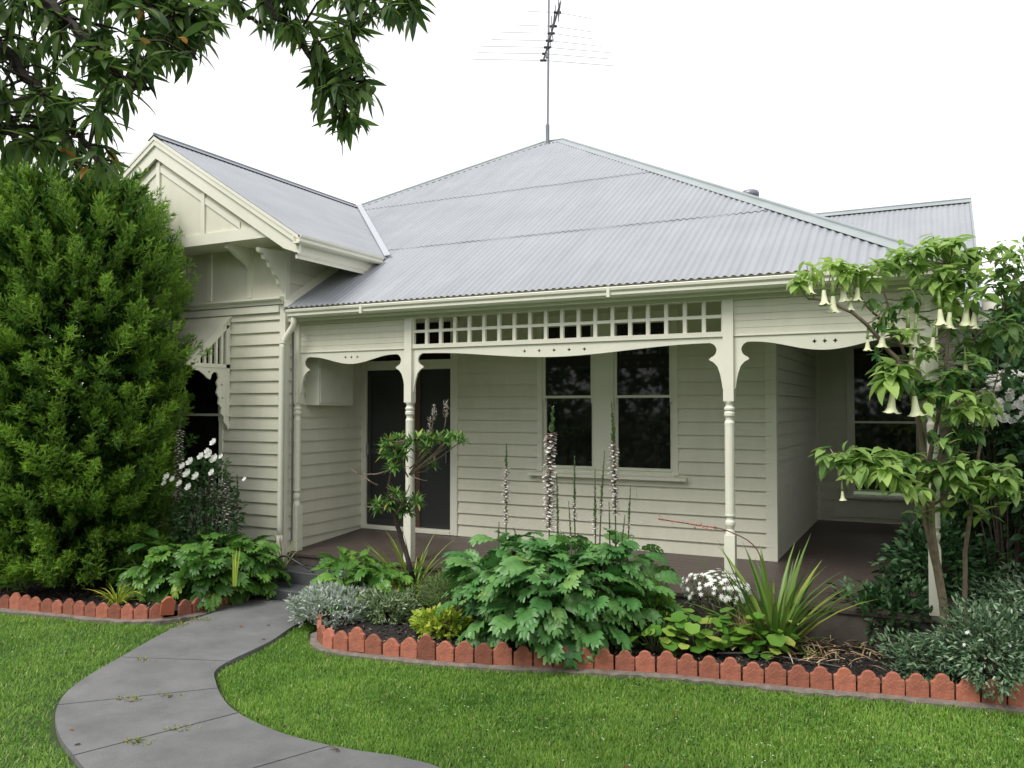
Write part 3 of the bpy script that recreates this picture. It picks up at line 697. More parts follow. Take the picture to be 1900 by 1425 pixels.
for x in (-7.31, -8.42, -9.53): # consoles under the gable infill
    prof = [(7.412, zb), (YG+.09, zb), (YG+.09, zb-.05), (YG+.16, zb-.075), (YG+.24, zb-.12), (7.36, zb-.2), (7.412, zb-.26)]
    mb = MB(); mb.prism([(x-.03, a, b) for a, b in prof], (.06, 0, 0)); mb.build('gable_console', TRIM, H)
prof = [(7.414, 3.95), (7.0, 3.93), (7.02, 3.885), (7.08, 3.87), (7.10, 3.82), (7.17, 3.80), (7.19, 3.74), (7.25, 3.72), (7.27, 3.66), (7.33, 3.62), (7.34, 3.56), (7.385, 3.50), (7.414, 3.44)]
mb = MB(); mb.prism([(XS-.035, a, b) for a, b in prof], (.05, 0, 0)); mb.build('gable_bracket', TRIM, H)
# wing roof
def sheet(name, us, lo, hi, fn, m, laps=(), amp=.0085, pitch=.076, sub=6, nm=None):
    """corrugated sheet; u across, v down-slope length; fn(u,v,h)"""
    u0, u1 = us; n = int((u1-u0)/pitch*sub); U = np.linspace(u0, u1, n+1); V = []; Fc = []
    brk = [None, *laps, None]
    for k in range(len(brk)-1):
        rows = []
        for uu in U:
            a, b = lo(uu), hi(uu)
            va = a if brk[k] is None else max(a, brk[k]-.10); vb = b if brk[k+1] is None else min(b, brk[k+1])
            rows.append((va, max(vb, va), vb > va+.002))
        base = len(V)
        for i, uu in enumerate(U):
            h = amp*math.cos(2*math.pi*uu/pitch)+k*.006+(.003*math.sin(uu*2.3)*math.sin(uu*7.1) if k else 0)
            V.append(fn(uu, rows[i][0], h)); V.append(fn(uu, rows[i][1], h))
        for i in range(n):
            if rows[i][2] or rows[i+1][2]: Fc.append((base+2*i, base+2*i+2, base+2*i+3, base+2*i+1))
    mb = MB(); mb.v = V; mb.f = Fc; me = mb.mesh(name, True); return link(name, me, m, H)
ZE, YE, XE, SLM = 3.262, 7.375, .19, .6056
XR, XLr, YR = -5.685, -6.05, 13.245
XEL = XLr-(YR-7.35)
nz = Vector((0, -SLM, 1)).normalized()
zm_ = lambda y: 3.247+(y-7.35)*SLM
def f_front(x, y, h): return (x+nz.x*h, y+nz.y*h, zm_(y)+.012+nz.z*h)
def hi_front(x): return min(YR, 7.35+(.21-x), 7.35+(x-XEL))
def lo_front(x):
    if x > -6.13: return YE
    if x > XS: return YE
    zw = RZ+.03-abs(x-XW)*SL           # emerges from the wing roof
    return 7.35+(zw-3.259)/SLM if x > XW-3.0 else YE
sheet('roof', (XEL+.1, .20), lo_front, hi_front, f_front, ROOF, laps=(8.95, 10.80))
nwx = Vector((SL, 0, 1)).normalized()
def vmax(y): # how far up the wing roof runs is always the ridge; how far down to the eave or the valley
    return 0
def f_wing(y, v, h): return (XW+v+nwx.x*h, y, RZ+.035-v*SL+nwx.z*h)
def hi_wing(y):
    zz = zm_(y)                        # valley: wing plane meets main plane
    return max(0.0, min(2.30, (RZ+.035-zz)/SL+.02)) if y > 8.15 else 2.30
sheet('roof', (6.935, 11.3), lambda y: 0., hi_wing, f_wing, ROOF, amp=.008)
def f_wingl(y, v, h): return (XW-v-nwx.x*h, y, RZ+.035-v*SL+nwx.z*h)
sheet('roof', (6.935, 11.3), lambda y: 0., lambda y: 2.3, f_wingl, ROOF, amp=.008)
# fascia and gutter of the wing's right eave
xg = XW+2.30; zg = gz(xg)
mb = MB(); mb.box(xg-.09, xg-.065, YG+.031, 8.50, zg-.21, zg+.0); mb.build('fascia', TRIM, H)
gutter('gutter', [(a-.06, 0, c*.92) for a, b, c in gp2], (xg, YG-.05, zg-.06), (0, 1.53, 0))
# side slope and back slope of main roof
nr = Vector((SLM, 0, 1)).normalized()
def f_side(y, v, h): return (v+nr.x*h, y, 3.247+.012+(.21-v)*SLM+nr.z*h)
sheet('roof', (7.40, 19.1), lambda y: max(XR, .21-(y-7.35)) if y < YR else max(XR, .21-(19.14-y)), lambda y: .20, f_side, ROOF, sub=4)
mb = MB(); mb.add([(XEL, 19.14, 3.25), (.21, 19.14, 3.25), (XR, YR, 6.82), (XLr, YR, 6.82)], [(0, 1, 2, 3)]); mb.add([(XEL, 7.35, 3.25), (XEL, 19.14, 3.25), (XLr, YR, 6.82)], [(0, 1, 2)]); mb.build('roof', ROOF, H)
# cappings
def cap(name, a, b, wn, n1, n2, w_=.13, r=.022, m=CAPM):
    a, b = Vector(a), Vector(b); d = (b-a).normalized(); mb = MB()
    def side(n):
        s = d.cross(n).normalized()
        if s.z > 0: s = -s
        return s
    for n in (n1, n2):
        n = Vector(n).normalized(); s = side(n); o1 = n*.014; 
        mb.prism([a+o1, a+o1+s*w_, a+o1+s*w_+n*.003, a+o1+n*.004], b-a)
    up = (Vector(n1).normalized()+Vector(n2).normalized()).normalized()
    mb.tube([a+up*.02, b+up*.02], r, 8); mb.build(name, m, H)
cz = .012
A0 = (XR, YR, zm_(YR)+cz); A1 = (XLr, YR, zm_(YR)+cz); nF = (0, -SLM, 1); nRt = (SLM, 0, 1); nLt = (-SLM, 0, 1); nB = (0, SLM, 1)
cap('hip_capping', (.21, 7.35, 3.259), A0, .1, nF, nRt, .125); cap('hip_capping', A1, (-8.42, 10.875, zm_(10.875)+cz), .1, nF, nLt, .11)
cap('ridge_capping', A1, A0, .1, nF, nB)
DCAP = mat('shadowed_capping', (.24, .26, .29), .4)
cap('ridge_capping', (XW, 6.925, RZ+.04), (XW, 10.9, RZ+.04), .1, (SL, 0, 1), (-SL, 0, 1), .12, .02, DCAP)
# valley gutter flashing
va = Vector((XW+.04, 10.92, 5.45)); vb = Vector((xg+.0, 8.56, 4.02)); 
mb = MB(); vd = (vb-va); sdv = Vector((.085, .0, -.01)); mb.prism([va-sdv*.3+Vector((0, 0, .012)), va+sdv*.8+Vector((0, 0, .03)), va+sdv*.8+Vector((0, 0, .036)), va-sdv*.3+Vector((0, 0, .018))], vd)
mb.build('valley_flashing', mat('valley_metal', (.40, .42, .46), .35), H)
# flashing where veranda roof meets the wing side wall
mb = MB(); a_ = Vector((XS+.028, 7.40, 3.29)); mb.prism([a_, a_+Vector((.06, 0, .0)), a_+Vector((.06, 0, .006)), a_+Vector((.006, 0, .09)), a_+Vector((0, 0, .09))], (0, .95, .95*SLM)); mb.build('apron_flashing', TRIM, H)
# rear right wing
def f_rear(x, v, h): return (x, 14.6-v, 5.34-v*.75+h)
sheet('roof', (-2.8, .64), lambda x: 0, lambda x: 2.6, f_rear, ROOF, sub=5)
mb = MB(); mb.add([(-2.8, 14.6, 5.34), (.64, 14.6, 5.34), (.64, 17.2, 3.4), (-2.8, 17.2, 3.4)], [(0, 1, 2, 3)]); mb.build('roof', ROOF, H)
mb = MB(); mb.add([(.60, 14.6, 5.30), (.60, 17., 3.45), (.60, 12.2, 3.45)], [(0, 1, 2)]); mb.add([(.60, 17., 0), (.60, 12.2, 0), (.60, 12.2, 3.46), (.60, 17, 3.46)], [(0, 1, 2, 3)]); mb.build('wall', CREAM, H)
cap('ridge_capping', (-2.8, 14.6, 5.35), (.66, 14.6, 5.35), .1, (0, -.75, 1), (0, .75, 1), .11, .02, CAPM)
mb = MB(); mb.prism([(.63, 14.6, 5.36), (.66, 14.6, 5.36), (.66, 14.6, 5.20), (.63, 14.6, 5.20)], (0, -2.5, -1.875)); mb.build('bargeboard', CAPM, H)
# roof vent
v_ = PY(1392, 372, 12.3); mb = MB(); mb.lathe((v_.x, v_.y, v_.z), [(.06, -.7), (.06, .02), (.10, .03), (.13, .06), (.135, .10), (.11, .14), (.04, .16)], 14); mb.build('roof_vent', METAL, H, smooth=True)
# awning over the wing window
AX = -7.66; aw = MB()
aw.add([(AX+.06, 6.74, 2.62), (AX+.06, 7.425, 3.235), (2*XW-AX-.06, 7.425, 3.235), (2*XW-AX-.06, 6.74, 2.62), (AX+.06, 6.74, 2.60), (AX+.06, 7.425, 3.205), (2*XW-AX-.06, 7.425, 3.205), (2*XW-AX-.06, 6.74, 2.60)],
       [(0, 1, 2, 3), (4, 7, 6, 5), (0, 4, 5, 1), (3, 2, 6, 7), (0, 3, 7, 4)])
awr = aw.build('window_awning', CREAM, H)
for sx in (AX, 2*XW-AX-.04):
    mb = MB(); y_at = lambda y: 2.60+(y-6.80)*.90
    mb.prism([(sx, 6.76, 2.60), (sx, 7.42, 3.20), (sx, 7.42, 3.11), (sx, 6.86, 2.60)], (.04, 0, 0))
    mb.box(sx, sx+.04, 6.82, 7.42, 2.585, 2.63); mb.box(sx, sx+.04, 7.36, 7.42, 2.0, 3.11)
    for k in range(5):
        y = 6.93+k*.088; mb.box(sx+.005, sx+.035, y, y+.034, 2.63, 2.66+(y-6.86)*.88)
    mb.build('awning_slat_panel', TRIM, awr)
    sc = [(7.42, 2.584), (6.84, 2.584), (6.87, 2.55), (6.95, 2.54), (7.02, 2.50), (7.07, 2.46), (7.12, 2.44), (7.14, 2.50), (7.18, 2.535), (7.23, 2.52), (7.25, 2.46), (7.22, 2.41), (7.24, 2.35), (7.22, 2.28), (7.26, 2.22), (7.25, 2.15), (7.30, 2.10), (7.29, 2.03), (7.34, 1.99), (7.34, 1.93), (7.39, 1.88), (7.42, 1.82)]
    hole = lambda y, z: [(y+.014*math.cos(t*.785), z+.014*math.sin(t*.785)) for t in range(8)]
    plate('awning_bracket', [sc, hole(7.10, 2.53), hole(7.30, 2.38), hole(7.31, 2.22)], .022, TRIM, awr, lambda a, b, h, sx=sx: Vector((sx+.02+h, a, b)))

# ================================================================ ANTENNA
mp0 = PY(1016, 268, 13.15)
AN = thing('tv_antenna', 'tall rooftop television antenna with long horizontal rods above the main roof ridge', 'antenna', tuple(mp0))
dax = Vector((math.sin(-YAW), math.cos(YAW), 0)); dl = Vector((math.cos(YAW), math.sin(YAW), 0))
mt = mp0+Vector((.03, 0, 2.75)); mb = MB(); mb.tube([mp0-Vector((0, 0, .25)), mp0+Vector((0, 0, .35))], .035, 8); mb.tube([mp0, mt], .019, 8); mb.tube([mp0+Vector((0, 0, 1.55)), mp0+Vector((0, 0, 1.62))], .034, 8); mb.build('mast', METAL, AN)
b0, b1 = PD(1008, 113, 14.9), PD(1040, 4, 12.9); bm_ = MB().tube([b0, b1], .017, 6).build('boom', METAL, AN)
DRK = mat('antenna_clamp', (.06, .055, .07), .5)
for i, (y, xa, xb) in enumerate([(112, 876, 1140), (98, 886, 1141), (85, 893, 1138), (72, 912, 1118), (58, 930, 1106), (45, 955, 1102), (21, 978, 1098)]):
    t = (113-y)/109; c = b0+(b1-b0)*t; d_ = 14.9-2*t
    e0 = c+dl*((xa-1008-t*32)/F*d_)+Vector((0, 0, .02)); e1 = c+dl*((xb-1008-t*32)/F*d_)-Vector((0, 0, .10))
    MB().tube([e0, c, e1], .0045, 5).build('element', METAL, AN); MB().tube([c-dl*.06, c+dl*.06], .022, 6).build('clamp', DRK, AN)
for k in range(9):
    c = b0+(b1-b0)*(.35+.075*k); hh = .10+.012*k
    MB().tube([c-Vector((0, 0, hh))+dl*random.uniform(-.06, .06), c+Vector((0, 0, hh))+dl*random.uniform(-.06, .06)], .008, 5).build('dipole', DRK, AN)

# ================================================================ PLANTS
def arr(v): return np.array([tuple(p) for p in v], float)
def normal_bush_pts(n, c, rad, zb=-1., shell=.55, freq=2.2, amp=.18, seed=0, half=None):
    """points in the outer shell of a lumpy ellipsoid"""
    d = unit(rng.normal(size=(n*2, 3))); d = d[d[:, 2] > zb][:n]
    ph = seed*1.7
    lump = 1+amp*(np.sin(d[:, 0]*freq*2.1+ph)*np.cos(d[:, 1]*freq*1.7+ph*2)+np.sin(d[:, 2]*freq*2.5+ph)*.7)
    r = (shell+(1-shell)*rng.random(len(d))**.5)*lump
    return np.array(c)+d*np.array(rad)*r[:, None], d

# ---- big conifer
def conifer():
    c = PD(118, 1085, 9.5); c.z = 0
    T = thing('conifer_shrub', 'huge rounded dark green conifer shrub filling the left side before the gabled wing', 'conifer', tuple(c))
    mb = MB()
    for k in range(5):
        a = k*1.25; mb.tube(smoothpath([(c.x+.05*math.cos(a), c.y+.05*math.sin(a), 0), (c.x+.2*math.cos(a), c.y+.2*math.sin(a), 1.2), (c.x+.45*math.cos(a), c.y+.4*math.sin(a), 2.6), (c.x+.4*math.cos(a), c.y+.4*math.sin(a), 3.8)], 4), [.07-.003*i for i in range(13)], 6)
    mb.build('trunk', DBARK, T)
    lv = Leaves()
    def radius(z):      # silhouette against height
        return np.interp(z, [0.15, .5, 1.0, 1.7, 2.4, 3.1, 3.8, 4.3, 4.75], [.82, .95, 1.04, 1.13, 1.20, 1.22, 1.16, 1.0, .55])
    nb_ = 4600
    z = rng.uniform(.2, 4.6, nb_); th = rng.uniform(0, 6.283, nb_)
    lump = 1+.09*np.sin(th*5+z*2.1)*np.sin(z*3.3+th)+.07*np.sin(th*11+z*5)*np.sin(z*7+th*2)+rng.normal(0, .035, nb_)
    depth = .20+rng.random(nb_)**1.3*.45
    rr = radius(z)*lump*(1-depth)
    B = np.stack([c.x+rr*np.cos(th)*1.08, c.y+rr*np.sin(th)*.82, z], -1)
    out = unit(np.stack([np.cos(th), np.sin(th), .35+.9*np.clip((z-3.2)/1.5, 0, 1)], -1)+rng.normal(0, .22, (nb_, 3)))
    keep = (B[:, 1] < 7.28) & ((B[:, 2] < 3.7) | (B[:, 1] < 6.9)); B, out, depth = B[keep], out[keep], depth[keep]
    young = np.clip(rng.beta(1.6, 3, len(B)), 0, 1)
    Lb0 = rng.uniform(.12, .42, len(B))
    # every branchlet: a plume of fine sprays along a stem
    for j in range(40):
        t = rng.uniform(.0, 1, len(B)); Lb = Lb0
        up = np.array([0, 0, 1.])
        sdv = unit(rng.normal(size=(len(B), 3)))
        d = unit(out+.75*sdv+.35*up)
        base = B+out*(t*Lb)[:, None]
        base[:, 1] = np.minimum(base[:, 1], 7.33)
        ln = rng.uniform(.07, .14, len(B))*(1.15-.5*t)
        lv.add(T_T, base, d, rng.normal(size=(len(B), 3)), ln, ln*.26, .4, np.clip(young*.5+.1*t+rng.normal(0, .06, len(B)), 0, 1))
    npl = 1100                          # feathery plumes over the outside
    z = rng.uniform(.25, 4.72, npl); th = rng.uniform(0, 6.283, npl); rr = radius(z)*rng.uniform(.82, 1.04, npl)
    PC = np.stack([c.x+rr*np.cos(th)*1.08, c.y+rr*np.sin(th)*.82, z-.12], -1)
    ax = unit(np.stack([np.cos(th)*.75, np.sin(th)*.75, .55+.8*np.clip((z-2.8)/1.6, 0, 1)+0*z], -1)+rng.normal(0, .16, (npl, 3)))
    k_ = (PC[:, 1] < 7.0) & ((PC[:, 2] < 3.6) | (PC[:, 1] < 6.75)); PC, ax, z = PC[k_], ax[k_], z[k_]
    PL_ = rng.uniform(.20, .44, len(PC)); tone = np.clip(rng.normal(.36, .14, len(PC)), 0, 1); up_ = np.array([0, 0, 1.])
    sa = unit(np.cross(ax, rng.normal(size=ax.shape))); sb_ = np.cross(ax, sa)
    for j in range(17):                # side shoots along the plume, each a fine comb of scale leaves
        t = (j+.5)/17; a = j*2.39+rng.uniform(0, .5, len(PC)); dr = np.cos(a)[:, None]*sa+np.sin(a)[:, None]*sb_
        base = PC+ax*(PL_*t)[:, None]; d = unit(ax*.9+dr*.75+up_*.12); sl_ = PL_*.46*(1-.72*t)
        for i in range(11):
            q = (i+.5)/11; b2 = base+d*(sl_*q)[:, None]; b2[:, 1] = np.minimum(b2[:, 1], 7.33)
            d2 = unit(d+rng.normal(0, .42, b2.shape)); ln = rng.uniform(.034, .064, len(PC))
            lv.add(T_T, b2, d2, rng.normal(size=b2.shape), ln, ln*.15, .3, np.clip(tone+.34*t*q+.10*q+rng.normal(0, .05, len(PC)), 0, 1))
    lv.build('foliage', leafmat('conifer_leaf', (.012, .052, .009), (.25, .42, .045), .7, .33), T)
conifer()

# ---- foreground tree overhanging from upper left
def fore_tree():
    base = PD(-620, 1500, 3.4); base.z = 0
    T = thing('overhanging_tree', 'foreground tree whose leafy branches hang into the upper left over the garden', 'tree', tuple(base))
    top = Vector((base.x+.15, base.y+.1, 3.3)); mb = MB()
    mb.tube(smoothpath([base-Vector((0, 0, .1)), base+Vector((.06, .02, 1.5)), top], 5), [.13-.005*i for i in range(11)], 9); mb.build('trunk', DBARK, T)
    br = MB(); lv = Leaves()
    def limb(pts, r0, r1, jit=.01):
        p = smoothpath(pts, 6, jit); n = len(p); br.tube(p, [r0+(r1-r0)*i/(n-1) for i in range(n)], 6); return p
    def P(x, y, d): return PD(x, y, d)
    spines = [
        [top, P(-260, -160, 3.1), P(20, -40, 2.9), P(150, 60, 2.8), P(230, 150, 2.75), P(285, 170, 2.7)],
        [top, P(-300, 20, 3.0), P(-40, 60, 2.7), P(60, 160, 2.7), P(130, 230, 2.65), P(180, 300, 2.6)],
        [top, P(-300, 150, 2.9), P(-60, 190, 2.8), P(20, 250, 2.8), P(90, 290, 2.75)],
        [top, P(-160, -260, 3.0), P(120, -110, 2.8), P(250, -10, 2.7), P(330, 60, 2.7), P(365, 110, 2.65)],
        [top, P(-100, -420, 3.2), P(250, -260, 3.1), P(430, -130, 3.05), P(500, 10, 3.0), P(560, 75, 3.0), P(590, 150, 2.95), P(620, 190, 2.95)],
        [top, P(-60, -460, 3.3), P(350, -320, 3.3), P(560, -160, 3.2), P(640, -10, 3.15), P(655, 80, 3.1), P(650, 160, 3.1)],
        [top, P(0, -480, 3.4), P(420, -340, 3.4), P(650, -160, 3.3), P(725, -30, 3.2), P(765, 20, 3.2)],
        [top, P(-40, -400, 3.2), P(330, -220, 3.1), P(400, -80, 3.0), P(450, 20, 3.0), P(500, 60, 3.0)]]
    for s in spines: limb(s, .038, .004)
    tips = []
    def twig(a, b):
        a, b = Vector(a), Vector(b); mid = (a+b)/2+Vector((random.uniform(-.02, .02), random.uniform(-.02, .02), .02)); br.tube([a, mid, b], [.005, .004, .003], 4); tips.append((b, (b-mid).normalized()))
    def region(n, poly, dmin, dmax, spn):
        xs = [p[0] for p in poly]; ys = [p[1] for p in poly]; k = 0
        nodes = [q for s in spn for q in smoothpath(spines[s], 6)[5:]]
        while k < n:
            x, y = random.uniform(min(xs), max(xs)), random.uniform(min(ys), max(ys))
            if not poly_in(np.array([x]), np.array([y]), poly)[0]: continue
            b = P(x, y, random.uniform(dmin, dmax)); a = min(nodes, key=lambda q: (q-b).length+random.uniform(0, .12)); twig(a+(b-a)*.02, b); k += 1
    region(215, [(-160, -60), (330, -60), (350, 30), (330, 110), (290, 150), (255, 175), (225, 260), (215, 320), (170, 320), (110, 300), (80, 270), (50, 280), (0, 270), (-160, 260)], 2.5, 3.1, (0, 1, 2, 3))
    region(30, [(300, -20), (400, -20), (400, 50), (340, 100), (300, 120)], 2.6, 2.9, (3, 0))
    region(84, [(455, -60), (765, -60), (775, 35), (745, 15), (700, 45), (690, 60), (655, 150), (640, 185), (600, 150), (575, 110), (520, 70), (500, 45), (465, 20)], 2.8, 3.4, (4, 5, 6, 7))
    region(26, [(600, 130), (680, 120), (705, 190), (665, 262), (640, 262), (600, 215), (575, 160)], 2.9, 3.1, (4, 5))
    region(9, [(700, -60), (785, -40), (790, 30), (730, 40)], 3.0, 3.3, (6,))
    region(5, [(380, -40), (470, -40), (470, 0), (400, 10)], 2.8, 3.1, (7,))
    region(190, [(-420, -420), (420, -420), (700, -260), (760, -70), (-420, -70)], 2.8, 3.7, (0, 1, 2, 3, 4, 5, 6, 7))
    region(70, [(-460, -60), (-170, -60), (-170, 330), (-460, 330)], 2.5, 3.2, (0, 1, 2, 3))
    for b, d in tips:
        n = random.randint(6, 10); az = rng.uniform(0, 6.28, n); el = rng.uniform(-1.3, .3, n)
        dd = unit(azel(az, el)+np.array(d)*.25); ln = rng.uniform(.06, .125, n)
        base = np.array(b)-np.array(d)*rng.uniform(0, .07, (n, 1))
        lv.add(T_L, base, dd, azel(az, el+1.57)+rng.normal(0, .3, (n, 3)), ln, ln*rng.uniform(.19, .29, n), rng.uniform(.1, .7, n), np.clip(rng.beta(1.6, 3, n)+(rng.random(n) < .004)*.8, 0, .95))
    br.build('branch', DBARK, T); lv.build('foliage', leafmat('overhang_leaf', (.024, .060, .016), (.15, .235, .05), .5, .42, (.40, .14, .04)), T)
fore_tree()

# ---- acanthus clumps with flower spikes
AC = leafmat('acanthus_leaf', (.035, .12, .03), (.14, .29, .08), .38, .15, (.22, .32, .07), .45)
STEMG = mat('spike_stem', (.10, .14, .05), .6)
def spike(parent, base, top, fl0=.30, full=1., tipgreen=.16, w=.035):
    base, top = Vector(base), Vector(top); ax = (top-base).normalized(); Ln = (top-base).length
    mb = MB(); mid = (base+top)/2+Vector((random.uniform(-.02, .02), random.uniform(-.02, .02), 0)); mb.tube(smoothpath([base, mid, top], 5), [.007]*8+[.005, .004, .003], 6)
    o = mb.build('flower_spike', STEMG, parent)
    g_, p_, q_ = Leaves(), Leaves(), Leaves()
    n = int(Ln*84*full)
    for i in range(n):
        t = fl0+(1-fl0)*i/n; a = i*2.4+random.uniform(-.5, .5); pos = base.lerp(top, t)+(mid-(base+top)/2)*(4*t*(1-t))
        d = Vector((math.cos(a), math.sin(a), .45)).normalized()
        ww = w*1.05*(1 if t < 1-tipgreen else .35+.65*(1-t)/tipgreen)*(.75+.25*min(1, (t-fl0)*6))*random.uniform(.65, 1.2)
        if t < 1-tipgreen:
            p_.add(T_L, [pos+d*.006], [tuple(d+Vector((0, 0, .25)))], [(0, 0, 1)], ww*1.35, ww*.7, .8)     # dusky hood
            q_.add(T_D, [pos+d*ww*.45-Vector((0, 0, .006))], [tuple(d-Vector((0, 0, .5)))], [(0, 0, 1)], ww*.9, ww*.75, .5)
            if i % 2: g_.add(T_T, [pos+d*.004], [tuple(d)], [(0, 0, 1)], ww*1.1, ww*.5, .3)
        else:
            g_.add(T_T, [pos], [tuple(d+Vector((0, 0, 1.2)))], [(d.x, d.y, 0)], ww*1.3, ww*.7, -.3); g_.add(T_T, [pos], [tuple(d+Vector((0, 0, .6)))], [(d.x, d.y, .3)], ww*1.1, ww*.7, .3)
    g_.build('bract', leafmat('spike_green', (.06, .12, .04), (.14, .22, .08), .6, .1), o)
    p_.build('hood', leafmat('spike_hood', (.12, .07, .07), (.30, .20, .19), .6, .15), o); q_.build('petal', leafmat('spike_petal', (.62, .56, .54), (.85, .82, .78), .6, .2), o)
def acanthus(label, centres, spikes, zt=1., L0=.38, L1=.62, n=60, group=None, m=AC, W=.50, R=.5):
    T = thing('acanthus_plant', label, 'plant', tuple(centres[0]), group)
    lv = Leaves()
    for c in centres:
        c = np.array(tuple(c)); hgt = zt
        for k in range(n):                   # leaves on long stalks at all heights of the mound
            az = random.uniform(0, 6.283); q = random.random()
            rad = R*math.sqrt(random.random()); h = hgt*(.12+.75*q)*(1-.35*(rad/R)**2)
            p = c+np.array([math.cos(az)*rad, math.sin(az)*rad, h]); el = .75*q-.15+random.uniform(-.25, .35)
            ln = random.uniform(L0, L1)*.78
            lv.add(T_A, [p], azel([az+random.uniform(-.5, .5)], [el]), azel([az], [el+1.57])+rng.normal(0, .4, (1, 3)), ln, ln*W*random.uniform(.85, 1.15), random.uniform(.7, 1.5), min(1, max(0, random.betavariate(2, 2.5)+(.5 if random.random() < .02 else 0))))
        k = 22; az = rng.uniform(0, 6.28, k); mb = MB()
    st_ = MB()
    for c in centres:
        for k in range(14):
            az = random.uniform(0, 6.28); rr = random.uniform(.1, .35); st_.tube([c+Vector((0, 0, -.03)), c+Vector((math.cos(az)*rr, math.sin(az)*rr, zt*random.uniform(.3, .7)))], .008, 5)
    st_.build('stalks', STEMG, T); lv.build('foliage', m, T)
    for b, t, kw in spikes: spike(T, b, t, **kw)
gp_ = lambda x, d: (lambda q: Vector((q.x, q.y, .06)))(PD(x, 1100, d))
sp = []
for x, yb_, yt, xt, d, kw in [(942, 965, 822, 940, 7.5, dict(fl0=.52, w=.028, tipgreen=.14)), (1020, 985, 755, 1026, 7.25, dict(fl0=.42, w=.05, tipgreen=.13)), (1142, 965, 745, 1135, 7.6, dict(fl0=.45, w=.042, tipgreen=.2)),
                          (1070, 970, 847, 1066, 7.3, dict(fl0=.6, w=.03, tipgreen=.28, full=.7)), (1110, 970, 868, 1104, 7.2, dict(fl0=.55, w=.03, tipgreen=.33, full=.7)), (1112, 950, 836, 1122, 7.5, dict(fl0=.6, w=.028, tipgreen=.33, full=.7)),
                          (1160, 990, 900, 1170, 7.4, dict(fl0=.65, w=.025, tipgreen=.28, full=.7)), (1034, 960, 878, 1033, 7.2, dict(fl0=.6, w=.03, tipgreen=.35, full=.7)), (1060, 985, 930, 1055, 7.2, dict(fl0=.7, w=.02, tipgreen=.28, full=.6)),
                          (928, 1000, 968, 926, 7.3, dict(fl0=.8, w=.02, tipgreen=.2, full=.6)), (1150, 1000, 955, 1160, 7.3, dict(fl0=.75, w=.022, tipgreen=.24, full=.6)), (1128, 985, 930, 1130, 7.3, dict(fl0=.75, w=.02, tipgreen=.24, full=.6))]:
    b = PD(x, yb_, d); t = PD(xt, yt, d); b.z = .25; sp.append((b, t, kw))
acanthus('large glossy acanthus mound with tall white and dusky flower spikes in the right bed',
         [gp_(945, 7.3), gp_(1005, 7.02), (gp_(1075, 7.15)), gp_(1135, 7.4), gp_(1020, 7.5)], sp, zt=1.05, n=150, L0=.24, L1=.42, W=.62, R=.39)
sp = []
for x, yb_, yt, xt, d, kw in [(333, 980, 748, 336, 9.3, dict(fl0=.42, w=.04, tipgreen=.16)), (405, 985, 845, 392, 9.3, dict(fl0=.4, w=.04, tipgreen=.15)), (420, 985, 862, 418, 9.2, dict(fl0=.4, w=.04, tipgreen=.15)), (436, 985, 880, 440, 9.3, dict(fl0=.5, w=.035, tipgreen=.25))]:
    b = PD(x, yb_, d); t = PD(xt, yt, d); b.z = .25; sp.append((b, t, kw))
acanthus('broad acanthus clump with flower spikes beside the steps in the left bed', [gp_(345, 9.05), gp_(420, 9.15), gp_(305, 9.0), gp_(385, 8.85), gp_(455, 9.2)], sp, zt=.72, n=105, L0=.24, L1=.38, W=.62, R=.34,
         m=leafmat('acanthus_leaf_left', (.03, .10, .018), (.12, .25, .04), .42, .2, (.2, .32, .04), .45))
# small acanthus-like perennial behind silver bush
acanthus('deeply cut green leafy plant at the right of the veranda steps', [gp_(665, 8.35), gp_(640, 8.6), gp_(705, 8.25)], [], zt=.60, n=60, L0=.22, L1=.36, W=.6, R=.26, m=leafmat('philo', (.04, .12, .02), (.15, .30, .05), .38, .2, (.30, .34, .04)))

# ---- generic shrubs
def shrub(name, label, cat, c, rad, n, ln, wd, m, tm=T_L, stem=BARK, flowers=None, zb=-.35, shell=.45, up=.25, bend=.5, group=None, drop=0., lump=.18, seed=None, clipy=None):
    c = Vector(c); T = thing(name, label, cat, (c.x, c.y, 0), group)
    sd_ = random.random()*9 if seed is None else seed
    P, d = normal_bush_pts(n, c, rad, zb, shell, 2.2, lump, sd_)
    P[:, 2] = np.maximum(P[:, 2], .10)
    if clipy: k = P[:, 1] < clipy; P, d = P[k], d[k]
    dd = unit(d+rng.normal(0, .5, P.shape)+np.array([0, 0, up])); k = len(P)
    L_ = rng.uniform(ln*.7, ln*1.2, k); lv = Leaves()
    lv.add(tm, P, dd, np.array([0, 0, 1.])+rng.normal(0, .5, (k, 3)), L_, L_*wd, rng.uniform(0, bend*2, k))
    lv.build('foliage', m, T)
    mb = MB(); m0 = Vector((c.x, c.y, .03)); idx = rng.choice(k, min(24, k), replace=False)
    for i in idx:
        q = Vector(P[i]); mid = m0.lerp(q, .5)+Vector((0, 0, .06)); mb.tube([m0+Vector((random.uniform(-.03, .03), random.uniform(-.03, .03), 0)), mid, q], [.012, .008, .003], 5)
    mb.build('stems', stem, T)
    if flowers:
        nf, sz, fm, style = flowers
        P2, d2 = normal_bush_pts(nf*3, c, [r*1.04 for r in rad], .0, .9, 2.2, lump, sd_); ok = (P2[:, 1] < c.y+.3*rad[1]); P2, d2 = P2[ok][:nf], d2[ok][:nf]
        fl = Leaves()
        for i_, (q, dq) in enumerate(zip(P2, d2)):
            if i_ < 100: f1 = Leaves(); flower(f1, q, dq, sz*random.uniform(.7, 1.15), style); f1.build('flower', fm, T)
            else: flower(fl, q, dq, sz*random.uniform(.7, 1.15), style)
        if fl.n: setp(fl.build('blossom', fm, T), kind='stuff')
    return T
